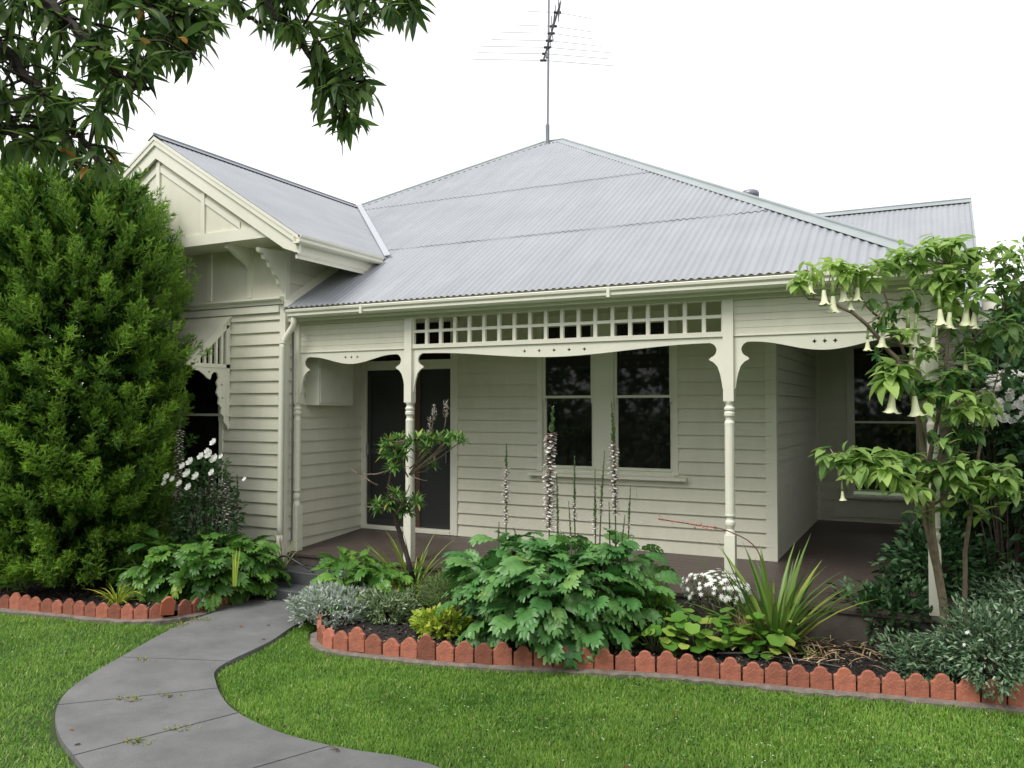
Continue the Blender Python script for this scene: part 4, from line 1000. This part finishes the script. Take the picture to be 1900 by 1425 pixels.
def flower(fl, q, d, sz, style='rose'):
    q = np.array(tuple(q)); d = unit(np.array([tuple(d)]))[0]
    ring = [(6, 1.0, .25), (6, .75, .8), (4, .5, 1.25)] if style == 'rose' else [(7, 1., .05)]
    a_ = unit(np.cross([d], [[.3, .2, .9]]))[0]; b_ = np.cross(d, a_)
    for n, s_, el in ring:
        az = np.linspace(0, 6.28, n, endpoint=False)+random.random()
        dirs = (np.cos(az)[:, None]*a_+np.sin(az)[:, None]*b_)*math.cos(el)+d*math.sin(el)
        fl.add(T_T if style != 'rose' else T_D, np.tile(q, (n, 1)), dirs, np.tile(d, (n, 1)), sz*s_*.6, sz*(.45 if style == 'rose' else .22), -.5 if style == 'rose' else .2)
WHITEP = leafmat('white_petal', (.72, .70, .60), (.88, .87, .82), .6, .25)
# rose
rc = PD(385, 960, 9.35)
RS = shrub('rose_bush', 'white-flowered rose bush in the left bed against the weatherboard wing', 'rose bush', (rc.x, rc.y, .85), (.42, .3, .72), 1500, .06, .55, leafmat('rose_leaf', (.02, .06, .018), (.06, .13, .04), .4, .15), stem=DBARK, clipy=7.35)
for x, y, s in [(398, 822, .10), (390, 845, .12), (375, 848, .10), (355, 858, .11), (341, 866, .09), (350, 880, .12), (366, 885, .11), (312, 886, .10), (352, 905, .10), (322, 890, .08), (335, 898, .09), (307, 897, .08), (395, 878, .09), (412, 848, .07), (455, 890, .06), (400, 853, .12), (386, 838, .08)]:
    fl = Leaves(); flower(fl, PD(x, y, 9.0), (-.1, -.8, .5), s); fl.build('rose_flower', WHITEP, RS)
# silver bush right of path
for (x, y, d, r_, lab) in ((615, 1135, 7.95, (.42, .36, .27), 'mound of silvery white foliage spilling over the start of the right bed'), (715, 1112, 7.9, (.30, .26, .24), 'smaller grey-green silver-leaved mound at the foot of the leaning sapling')):
    c = PD(x, y, d)
    T = thing('silver_bush', lab, 'shrub', (c.x, c.y, 0)); lv = Leaves()
    P, dn = normal_bush_pts(620, (c.x, c.y, .13), r_, -.2, .6, 2.2, .2, 3); P[:, 2] = np.maximum(P[:, 2], .04)
    for j in range(9):
        k = len(P); dd = unit(dn+rng.normal(0, .55, P.shape)+np.array([0, 0, .3])); L_ = rng.uniform(.03, .065, k)
        lv.add(T_T, P+rng.normal(0, .012, P.shape), dd, rng.normal(size=(k, 3)), L_, L_*.28, .4)
    lv.build('foliage', leafmat('silver_leaf' if x < 650 else 'silver_leaf_green', (.20, .25, .19) if x < 650 else (.10, .16, .06), (.50, .55, .50) if x < 650 else (.34, .42, .26), .8, .1), T)
    mb = MB(); [mb.tube([(c.x, c.y, .02), tuple(P[i])], .004, 4) for i in range(0, 40, 2)]; mb.build('stems', BARK, T)
# leaning sapling with leaf tufts
TB = leafmat('tuft_leaf', (.05, .14, .03), (.16, .30, .07), .4, .25, (.35, .35, .08))
sb = PZ(772, 1112, .06); ds = 8.0
tr = [sb]+[PD(x, y, 8.15) for x, y in ((765, 1070), (748, 1010), (730, 950), (722, 905), (735, 850), (757, 815))]
ST = thing('leaning_sapling', 'small leaning tree with dark bare trunk and spiky leaf tufts before the doorway', 'sapling', tuple(sb))
mb = MB(); p = smoothpath(tr, 5, .003); mb.tube(p, [.030-.0006*i for i in range(len(p))], 8); mb.build('trunk', DBARK, ST)
mb = MB(); lv = Leaves(); SB = mat('pale_branch', (.22, .17, .12), .8, (.12, .09, .07), 30, .2)
tips = [(722, 818), (740, 815), (765, 822), (790, 812), (812, 812), (845, 812), (858, 818), (735, 850), (728, 868), (755, 830), (700, 935), (725, 930), (748, 925), (770, 925), (720, 940), (775, 935), (803, 865), (790, 832), (712, 830), (825, 820), (775, 812), (738, 838), (800, 820), (742, 948), (760, 952), (715, 845), (740, 865), (750, 845), (835, 812), (705, 945), (735, 915), (755, 935)]
nodes = [Vector(q) for q in p]
for x, y in tips:
    t = PD(x, y, 8.15+random.uniform(-.15, .15)); a = nodes[-1] if y < 870 else nodes[18]
    if x > 785: a = PD(760, 880, 8.15)
    mb.tube(smoothpath([a, a.lerp(t, .6)-Vector((0, 0, .02)), t], 3, .004), [.009, .008, .007, .006, .005, .004, .004], 5)
    rosette(lv, T_L, t+Vector((0, 0, .0)), 38, .06, .125, .22, -.6, 1.35, 0, .9, .025)
for (x0, y0_), (x1, y1_) in [((722, 873), (672, 880)), ((730, 940), (672, 938)), ((700, 900), (672, 880)), ((760, 880), (792, 892)), ((672, 880), (652, 870)), ((760, 870), (820, 810)), ((757, 885), (745, 848)), ((800, 850), (832, 815)), ((735, 955), (760, 900))]:
    mb.tube(smoothpath([PD(x0, y0_, 8.15), PD((x0+x1)/2, (y0_+y1_)/2+3, 8.1), PD(x1, y1_, 8.15)], 3, .003), [.008, .008, .007, .007, .006, .005, .005], 5)
mb.build('branch', SB, ST); lv.build('foliage', TB, ST)
for x, y in ((805, 768), (828, 760), (798, 790)):      # feathery grey seed heads
    fl = Leaves(); c = PD(x, y, 8.15); k = 60; t = rng.random(k)
    fl.add(T_T, np.array(tuple(c))[None]+np.stack([.01*rng.normal(size=k), .01*rng.normal(size=k), (t-.5)*.16], -1), azel(rng.uniform(0, 6.3, k), rng.uniform(.4, 1.3, k)), (0, 0, 1), .035, .009, .3)
    mb2 = MB(); mb2.tube(smoothpath([PD(785, 850, 8.15), PD(x-6, y+40, 8.15), c], 4), .004, 4)
    o = fl.build('seed_head', leafmat('seed', (.22, .20, .17), (.42, .38, .34), .8, .2), ST); mb2.build('stalk', SB, o)
# strappy plants
def strap(name, label, cat, c, n, L0, L1, W, el0, el1, b0, b1, m, spread=.08, az0=0, az1=6.283, group=None, lvs=None):
    T = thing(name, label, cat, tuple(c), group); lv = Leaves(); rosette(lv, T_B, c, n, L0, L1, W, el0, el1, b0, b1, spread, None, az0, az1); lv.build('leaves', m, T); return T
YG_ = leafmat('yellow_strap', (.16, .24, .02), (.42, .45, .06), .4, .25, (.60, .40, .08))
strap('daylily_clump', 'yellowing strap-leaved clump behind the left row of tiles', 'plant', PZ(216, 1119, .09), 44, .22, .42, .06, .5, 1.4, .5, 1.7, YG_)
T = strap('striped_leaf_plant', 'upright yellow-green blades standing alone in front of the left acanthus', 'plant', PD(434, 1088, 8.3), 6, .36, .44, .05, 1.4, 1.56, 0, .12, leafmat('ygreen', (.28, .38, .06), (.5, .55, .12), .4, .2), .03)
strap('daylily_clump', 'fan of yellow-green blades behind the trunk of the leaning sapling', 'plant', PD(765, 1095, 8.5)*1., 40, .45, .72, .035, .75, 1.45, .1, .7, leafmat('ygreen2', (.14, .24, .03), (.34, .42, .06), .4, .25), .10)
strap('flax_clump', 'tall arching dark green sword-leaved clump right of the acanthus', 'plant', (lambda q: Vector((q.x, q.y, .06)))(PD(1438, 1130, 6.95)), 62, .60, 1.05, .055, .75, 1.5, .1, .9, leafmat('flax', (.045, .11, .02), (.17, .27, .05), .4, .2, (.35, .40, .08)), .12)
fx = C.objects['flax_clump']
mb = MB(); p = smoothpath([PD(1425, 1100, 6.9), PD(1405, 1020, 6.85), PD(1350, 985, 6.8), PD(1290, 974, 6.75), PD(1222, 963, 6.7)], 5); mb.tube(p, .005, 5); fs = mb.build('flower_stalk', mat('pink_stalk', (.22, .10, .08), .6), fx)
fl = Leaves()
for q in p[12:]:
    k = 7; fl.add(T_T, np.tile(np.array(tuple(q)), (k, 1))+rng.normal(0, .008, (k, 3)), azel(rng.uniform(0, 6.3, k), rng.uniform(-.6, 1.0, k)), (0, 0, 1), .04, .011, .3)
fl.build('pink_buds', leafmat('pinkbud', (.40, .13, .11), (.62, .25, .22), .6, .2), fs)
strap('dry_grass_tuft', 'bleached dead grass tuft at the edge of the right bed', 'grass', PZ(1385, 1203, .08), 110, .22, .38, .035, 1.1, 1.55, 0, .5, leafmat('deadgrass', (.25, .17, .08), (.50, .38, .20), .7, .2), .07)
# round-leaved bergenia group
BG = leafmat('round_leaf', (.05, .14, .02), (.16, .30, .04), .35, .2, (.40, .45, .10))
for i, (x, y, d, lab) in enumerate([(1215, 1160, 6.9, 'round-leaved bright green plant touching the acanthus'), (1290, 1150, 6.9, 'round-leaved bright green plant in the middle of its group'), (1365, 1135, 7.0, 'round-leaved bright green plant behind the dead grass tuft'), (1420, 1165, 6.8, 'round-leaved pale green plant at the right end of its group')]):
    c = PD(x, y, d); c.z = .08; T = thing('round_leaf_plant', lab, 'plant', tuple(c), 'round-leaved plants in the right bed'); lv = Leaves(); mb = MB()
    for k in range(34):
        a = random.uniform(0, 6.28); r_ = .24*math.sqrt(random.random()); h = random.uniform(.05, .36)*(1-.5*r_/.24*.6); q = c+Vector((r_*math.cos(a), r_*math.sin(a), h)); L_ = random.uniform(.08, .15)
        lv.add(T_R, [q-Vector((math.cos(a), math.sin(a), 0))*.03], azel([a], [random.uniform(-.4, .3)]), azel([a+random.uniform(-.4, .4)], [random.uniform(.7, 1.4)]), L_, L_, .5); mb.tube([c-Vector((0, 0, .02)), q], .003, 4)
    mb.build('stalks', STEMG, T); lv.build('leaves', BG, T, smooth=True)
# daisies and low perennials
c = PD(1330, 1075, 7.35); shrub('daisy_bush', 'low bush covered with small white daisies under the veranda edge', 'daisies', (c.x, c.y, .42), (.32, .2, .22), 900, .035, .3, leafmat('daisy_leaf', (.05, .08, .04), (.13, .17, .08), .6, .2), flowers=(170, .05, WHITEP, 'daisy'))
c = PD(855, 1040, 7.9); shrub('fine_leaved_shrub', 'soft fine-leaved grey-green shrub between sapling and acanthus', 'shrub', (c.x, c.y, .30), (.42, .3, .32), 5200, .045, .12, leafmat('fine', (.06, .12, .03), (.18, .27, .07), .6, .2), tm=T_T, up=.9)
c = PD(820, 1130, 7.4); shrub('lime_leaved_plant', 'low lime-green leafy plant beside the foot of the acanthus', 'plant', (c.x, c.y, .14), (.24, .2, .18), 500, .07, .5, leafmat('lime', (.16, .26, .03), (.42, .48, .06), .45, .3))
c = PD(735, 1085, 8.1); shrub('lime_leaved_plant', 'yellow-tipped low plant between silver bush and sapling trunk', 'plant', (c.x, c.y, .18), (.26, .2, .22), 600, .06, .4, leafmat('lime2', (.10, .18, .03), (.30, .36, .05), .45, .3, (.7, .45, .03)))
c = PD(1200, 1085, 7.3); shrub('fern_leaved_plant', 'bright feathery green plant at the right flank of the acanthus', 'plant', (c.x, c.y, .28), (.32, .24, .26), 2600, .06, .28, leafmat('fern', (.06, .15, .02), (.2, .33, .05), .5, .25), tm=T_T)
# right-hand shrubs
DG = leafmat('dark_shrub_leaf', (.015, .05, .018), (.065, .14, .05), .45, .15)
GG = leafmat('grey_green_leaf', (.03, .075, .035), (.17, .26, .14), .5, .15, (.40, .48, .36))
for nm, lab, (x, y, d), z, rad, n, ln, wd, m, fl in [
    ('dark_shrub', 'dark green low shrub in front of the shaded side veranda', (1655, 1075, 7.0), .30, (.36, .32, .34), 1500, .085, .42, DG, None),
    ('dark_shrub', 'dense dark shrub left behind the trumpet tree trunk', (1735, 990, 7.5), .6, (.40, .35, .52), 2300, .085, .42, DG, None),
    ('grey_green_shrub', 'grey-green small-leaved shrub with white specks at the lower right corner', (1840, 1190, 6.0), .30, (.40, .32, .38), 4800, .052, .3, GG, (9, .04, WHITEP, 'daisy')),
    ('grey_green_shrub', 'low sprawling grey-green shrub left of the white-specked one', (1725, 1165, 6.3), .16, (.30, .26, .24), 1700, .055, .32, GG, None),
    ('grey_green_shrub', 'grey-green shrub running off the right edge behind the tiles', (1945, 1150, 6.2), .5, (.42, .4, .48), 4200, .052, .3, GG, (7, .04, WHITEP, 'daisy')),
    ('dark_shrub', 'tall dark shrub right behind the trumpet tree at the picture edge', (1880, 940, 8.2), .9, (.75, .6, .95), 8000, .07, .4, DG, None),
    ('white_flower_shrub', 'tall shrub with masses of white blossom behind the trumpet tree', (1868, 780, 7.5), 1.95, (.42, .4, .42), 3000, .06, .4, leafmat('wf_leaf', (.03, .07, .03), (.09, .15, .06), .5, .15), (230, .08, WHITEP, 'rose'))]:
    c = PD(x, y, d); shrub(nm, lab, nm.split('_')[-1], (c.x, c.y, z), rad, n, ln, wd, m, flowers=fl, zb=-.7, lump=.34, shell=.3)
# background tree at right
def back_tree(x, d, ztop, lab, n=5200, w=1.4, seed=3):
    c = PD(x, 900, d); T = thing('background_tree', lab, 'tree', (c.x, c.y, 0)); mb = MB(); lv = Leaves()
    mb.tube(smoothpath([(c.x, c.y, 0), (c.x+.1, c.y, ztop*.35), (c.x-.05, c.y, ztop*.6)], 4), [.14, .13, .12, .11, .1, .09, .08, .07, .06], 7)
    ends = []
    for k in range(26):
        a = random.uniform(0, 6.28); r_ = w*math.sqrt(random.random()); z = random.uniform(ztop*.45, ztop); q = Vector((c.x+r_*math.cos(a), c.y+r_*math.sin(a), z)); s_ = Vector((c.x, c.y, ztop*random.uniform(.35, .6)))
        pth = smoothpath([s_, s_.lerp(q, .5)+Vector((0, 0, -.1)), q], 4, .01); mb.tube(pth, [.04-.004*i for i in range(len(pth))], 5); ends += pth[3:]
    E_ = arr(ends); i = rng.integers(0, len(E_), n); P = E_[i]+rng.normal(0, .14, (n, 3)); k = n
    lv.add(T_L, P, azel(rng.uniform(0, 6.3, k), rng.uniform(-1, .6, k)), rng.normal(0, .5, (k, 3))+np.array([0, 0, 1]), rng.uniform(.06, .11, k), .035, .5)
    mb.build('trunk', DBARK, T); lv.build('crown', leafmat('backtree', (.015, .04, .012), (.06, .11, .03), .5, .15), T)
back_tree(1950, 10.5, 3.7, 'dark leafy tree against the sky behind the white blossom at the right edge')

# ---- brugmansia
def brugmansia():
    b = PD(1762, 1150, 6.35); b.z = .05
    T = thing('trumpet_tree', 'angel trumpet tree with hanging cream trumpet flowers at the veranda corner', 'tree', tuple(b))
    q = lambda x, y, d=6.3: PD(x, y, d)
    mb = MB(); tops = []
    trunks = [[b, q(1745, 1080), q(1722, 980), q(1716, 900), q(1712, 830), q(1700, 760, 6.25), q(1672, 680, 6.2), q(1640, 640, 6.2), q(1595, 590, 6.1), q(1540, 560, 6.1), q(1500, 555, 6.1)],
              [q(1738, 1050), q(1728, 940, 6.25), q(1745, 850), q(1775, 750), q(1795, 660), q(1815, 620), q(1870, 575), q(1920, 540)],
              [q(1716, 900), q(1735, 800, 6.35), q(1752, 700), q(1760, 600), q(1750, 540), q(1760, 490)],
              [b+Vector((.12, .1, 0)), q(1790, 1060, 6.5), q(1800, 960, 6.5), q(1812, 860, 6.5), q(1830, 780, 6.5), q(1850, 700, 6.5)],
              [q(1700, 760), q(1690, 690), q(1660, 610), q(1640, 540), q(1640, 500)], [q(1715, 880), q(1670, 870, 6.1), q(1620, 860, 6.0), q(1560, 850, 5.95)], [q(1660, 610), q(1610, 570), q(1580, 520)],
              [q(1672, 680), q(1655, 700, 6.15), q(1640, 680, 6.1)], [q(1745, 850), q(1790, 800, 6.2), q(1810, 780, 6.1)], [q(1728, 940), q(1790, 900, 6.1), q(1850, 870, 6.0)]]
    rad = [.034, .026, .02, .022, .017, .013, .012, .010, .012, .012]
    nodes = []
    for t, r_ in zip(trunks, rad):
        p = smoothpath(t, 4, .004); n = len(p); mb.tube(p, [r_*(1-.72*i/(n-1)) for i in range(n)], 7); nodes += p
    lv = Leaves()
    def cluster(x, y, d, n, ln, el=( -.9, .3), rnd=None, az=None):
        c = q(x, y, d); a = min(nodes, key=lambda p: (p-c).length); mb.tube(smoothpath([a, a.lerp(c, .5)-Vector((0, 0, .02)), c], 3), .005, 4)
        az_ = rng.uniform(0, 6.28, n) if az is None else rng.uniform(az[0], az[1], n); e = rng.uniform(el[0], el[1], n); L_ = rng.uniform(.7, 1.15, n)*ln
        P = np.array(tuple(c))+rng.normal(0, .02, (n, 3)); rr = rng.beta(2, 2, n) if rnd is None else np.clip(rnd+rng.normal(0, .13, n), 0, 1)
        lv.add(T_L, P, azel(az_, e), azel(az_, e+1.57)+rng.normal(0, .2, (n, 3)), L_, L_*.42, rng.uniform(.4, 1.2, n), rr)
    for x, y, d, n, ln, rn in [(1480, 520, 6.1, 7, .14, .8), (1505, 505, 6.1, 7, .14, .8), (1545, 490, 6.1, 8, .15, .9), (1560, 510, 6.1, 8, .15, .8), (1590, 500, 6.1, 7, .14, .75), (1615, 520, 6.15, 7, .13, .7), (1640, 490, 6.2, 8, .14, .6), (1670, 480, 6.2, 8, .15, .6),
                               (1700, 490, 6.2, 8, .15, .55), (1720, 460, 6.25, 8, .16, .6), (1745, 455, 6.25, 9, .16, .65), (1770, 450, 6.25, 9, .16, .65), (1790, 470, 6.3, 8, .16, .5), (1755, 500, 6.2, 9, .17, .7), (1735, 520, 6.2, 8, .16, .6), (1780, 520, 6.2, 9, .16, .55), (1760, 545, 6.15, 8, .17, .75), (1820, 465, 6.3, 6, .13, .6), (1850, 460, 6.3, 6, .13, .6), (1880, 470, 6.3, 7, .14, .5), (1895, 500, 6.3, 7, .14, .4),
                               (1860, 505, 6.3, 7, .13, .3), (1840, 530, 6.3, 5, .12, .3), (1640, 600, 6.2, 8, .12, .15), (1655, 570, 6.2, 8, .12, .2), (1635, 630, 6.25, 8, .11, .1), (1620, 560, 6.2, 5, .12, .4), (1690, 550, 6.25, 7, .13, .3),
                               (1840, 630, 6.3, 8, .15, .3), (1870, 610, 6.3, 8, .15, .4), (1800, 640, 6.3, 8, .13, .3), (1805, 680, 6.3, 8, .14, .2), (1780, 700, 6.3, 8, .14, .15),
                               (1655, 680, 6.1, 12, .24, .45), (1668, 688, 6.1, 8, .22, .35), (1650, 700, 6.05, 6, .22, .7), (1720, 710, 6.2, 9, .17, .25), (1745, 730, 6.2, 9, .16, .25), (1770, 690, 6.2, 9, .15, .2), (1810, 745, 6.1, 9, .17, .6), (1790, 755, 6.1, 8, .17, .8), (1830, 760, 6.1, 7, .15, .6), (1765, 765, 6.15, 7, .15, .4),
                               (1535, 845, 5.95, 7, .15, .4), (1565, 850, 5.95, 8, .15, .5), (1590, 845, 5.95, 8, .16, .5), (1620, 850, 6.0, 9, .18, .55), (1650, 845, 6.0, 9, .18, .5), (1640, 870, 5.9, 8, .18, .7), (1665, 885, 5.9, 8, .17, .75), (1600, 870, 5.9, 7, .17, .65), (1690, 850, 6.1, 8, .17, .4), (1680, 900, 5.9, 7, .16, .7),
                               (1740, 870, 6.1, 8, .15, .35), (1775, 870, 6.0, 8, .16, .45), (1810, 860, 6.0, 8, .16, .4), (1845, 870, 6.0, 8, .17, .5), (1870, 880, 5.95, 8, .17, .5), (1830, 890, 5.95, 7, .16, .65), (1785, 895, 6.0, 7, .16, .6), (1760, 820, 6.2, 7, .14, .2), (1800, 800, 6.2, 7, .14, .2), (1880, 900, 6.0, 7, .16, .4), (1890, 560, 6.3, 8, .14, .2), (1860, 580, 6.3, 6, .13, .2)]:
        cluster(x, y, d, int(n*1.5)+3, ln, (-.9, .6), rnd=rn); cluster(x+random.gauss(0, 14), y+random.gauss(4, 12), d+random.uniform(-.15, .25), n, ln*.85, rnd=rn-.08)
    for poly_, nn, lo_, hi_ in (([(1640, 560), (1900, 520), (1900, 660), (1790, 690), (1780, 860), (1900, 880), (1900, 960), (1700, 960), (1720, 800), (1650, 640)], 70, .2, .75), ([(1700, 445), (1900, 450), (1900, 560), (1650, 560), (1600, 500)], 26, .4, .8), ([(1520, 840), (1700, 840), (1720, 900), (1560, 890)], 12, .5, .8)):
        k = 0
        while k < nn:
            x, y = random.uniform(1500, 1910), random.uniform(440, 960)
            if poly_in(np.array([x]), np.array([y]), poly_)[0]: cluster(x, y, random.uniform(6.0, 6.7), 6, random.uniform(.10, .17), (-.6, 1.0), random.uniform(lo_, hi_)); k += 1
    mb.build('branches', mat('trumpet_bark', (.24, .19, .13), .85, (.13, .10, .07), 22, .3), T); 
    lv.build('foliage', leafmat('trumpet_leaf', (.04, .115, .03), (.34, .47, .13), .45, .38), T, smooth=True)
    FM = mat('trumpet_petal', (.76, .76, .56), .65, (.60, .63, .36), 14); CM = mat('trumpet_calyx', (.22, .34, .08), .5)
    for x, y, d, s in [(1658, 695, 6.05, .31), (1692, 700, 6.05, .31), (1527, 512, 6.05, .24), (1545, 520, 6.05, .26), (1560, 505, 6.1, .24), (1592, 510, 6.1, .22), (1580, 530, 6.1, .2), (1505, 500, 6.05, .2), (1640, 590, 6.15, .24), (1685, 580, 6.15, .26), (1700, 590, 6.15, .24), (1742, 545, 6.1, .26), (1765, 550, 6.1, .26), (1795, 540, 6.1, .28), (1812, 550, 6.1, .26),
                       (1690, 640, 6.15, .26), (1735, 600, 6.2, .24), (1562, 895, 5.95, .14), (1790, 650, 6.25, .2), (1705, 625, 6.2, .24), (1610, 610, 6.15, .18)]:
        c = q(x, y, d); tilt = Vector((random.uniform(-.12, .12), random.uniform(-.12, .12), -1)).normalized(); rot = Vector((0, 0, -1)).rotation_difference(tilt)
        prof = [(.012, .0), (.014, -.12), (.013, -.3), (.018, -.45), (.026, -.65), (.034, -.8), (.055, -.9)]; seg = 15; V = []; Fc = []
        sc_f = s/.34
        for r_, z in prof:
            for k in range(seg): a = 6.2832*k/seg; V.append(c+rot@Vector((r_*sc_f*math.cos(a), r_*sc_f*math.sin(a), z*s)))
        for k in range(seg):
            a = 6.2832*k/seg; rr = (.080 if k % 3 == 0 else .056)*sc_f; V.append(c+rot@Vector((rr*math.cos(a), rr*math.sin(a), (-.93 if k % 3 else -.90)*s)))
        for i in range(len(prof)):
            for k in range(seg): Fc.append((i*seg+k, i*seg+(k+1) % seg, (i+1)*seg+(k+1) % seg, (i+1)*seg+k))
        m3 = MB(); m3.v = [tuple(v) for v in V]; m3.f = Fc; me = m3.mesh('trumpet_flower', True); o = link('trumpet_flower', me, FM, T)
        m4 = MB(); m4.tube([c+rot@Vector((0, 0, .03)), c, c+rot@Vector((0, 0, -.25*s)), c+rot@Vector((0, 0, -.45*s))], [.004, .013*sc_f, .0165*sc_f, .020*sc_f], 8); m4.build('calyx', CM, o, smooth=True)
brugmansia()

# ---- litter, straw and tiny plants in the right bed
lv = Leaves(); k = 420; pts = arr([PZ(random.gauss(1555, 75), random.gauss(1178, 24), random.uniform(.10, .16)) for _ in range(k)])
lv.add(T_B, pts, azel(rng.uniform(0, 6.3, k), rng.uniform(-.1, .35, k)), (0, 0, 1), rng.uniform(.06, .24, k), .013, rng.uniform(.2, 1, k))
setp(lv.build('straw_litter', leafmat('straw', (.22, .13, .07), (.55, .42, .26), .8, .1)), 'dry straw-coloured leaf litter on the mulch of the right bed', 'litter', kind='stuff')
for x, y, lab in ((1455, 1200, 'tiny green seedling beside the dead grass tuft'), (1500, 1215, 'tiny yellow-green seedling in the open mulch'), (1560, 1150, 'small green sprout below the side veranda edge'), (1610, 1205, 'small pale seedling right of the straw litter'), (1735, 1235, 'small green plant under the grey-green shrub')):
    q = PZ(x, y, .09); T = thing('seedling', lab, 'seedling', tuple(q), 'seedlings in the right bed'); lv = Leaves(); rosette(lv, T_L, q, 26, .05, .10, .35, .1, 1.2, .2, 1, .05); lv.build('leaves', leafmat('seedling', (.07, .14, .03), (.25, .32, .08), .5, .3), T)
for x, y, lab in ((1545, 1135, 'cluster of small white flowers at the foot of the deck'), ):
    q = PZ(x, y, .15); T = thing('white_groundcover', lab, 'flowers', tuple(q)); fl = Leaves()
    for _ in range(16): flower(fl, q+Vector((random.gauss(0, .09), random.gauss(0, .05), random.uniform(0, .08))), (0, -.4, 1), .045, 'daisy')
    setp(fl.build('flowers', WHITEP, T), kind='stuff')
mb = MB(); mb.tube(smoothpath([PZ(1330, 1212, .12), PZ(1400, 1213, .13), PZ(1470, 1222, .12), PZ(1560, 1238, .12)], 5), .009, 6)
setp(mb.build('irrigation_hose', BLACKP), 'thin black irrigation hose lying on the mulch behind the right tiles', 'hose')
mb = MB(); mb.tube(smoothpath([(-6.72, 7.36, .32), (-6.6, 7.2, .40), (-6.45, 7.15, .43), (-6.25, 7.15, .36), (-6.1, 7.2, .28)], 5), .010, 6)
setp(mb.build('garden_hose', BLACKP), 'dark hose looping over the top veranda step', 'hose')
# small wispy plant at the foot of the downpipe
q = Vector((-6.42, 7.3, .42)); T = strap('wispy_plant', 'sparse pale weedy plant by the downpipe at the steps', 'plant', (-6.62, 7.28, .27), 22, .25, .5, .03, .6, 1.5, .2, 1.2, leafmat('wispy', (.2, .24, .08), (.4, .42, .2), .6, .2), .06)
# hedge added behind the camera to darken what the window glass reflects
shrub('reflection_hedge', 'tall unseen hedge added behind the viewpoint to darken the window reflections', 'hedge', (-5., -10., 2.6), (22., 1.6, 5.2), 26000, .45, .55, leafmat('hedge_leaf', (.03, .08, .03), (.20, .32, .12), .4, .2), zb=-.6, lump=.08)
shrub('shade_hedge', 'tall unseen hedge added beyond the right end of the veranda to shade it', 'hedge', (2.6, 11.5, 2.0), (.8, 5.0, 2.6), 12000, .16, .5, DG, zb=-.7, lump=.08)  # added out of view to keep sky light off the recessed walls
shrub('veranda_shade_hedge', 'dense dark shrubbery added against the open side of the side veranda to block light', 'hedge', (.95, 10.7, 1.7), (.62, 2.7, 1.75), 15000, .11, .5, DG, zb=-.8, lump=.06)  # closer occluder, added so that the side veranda turns dark
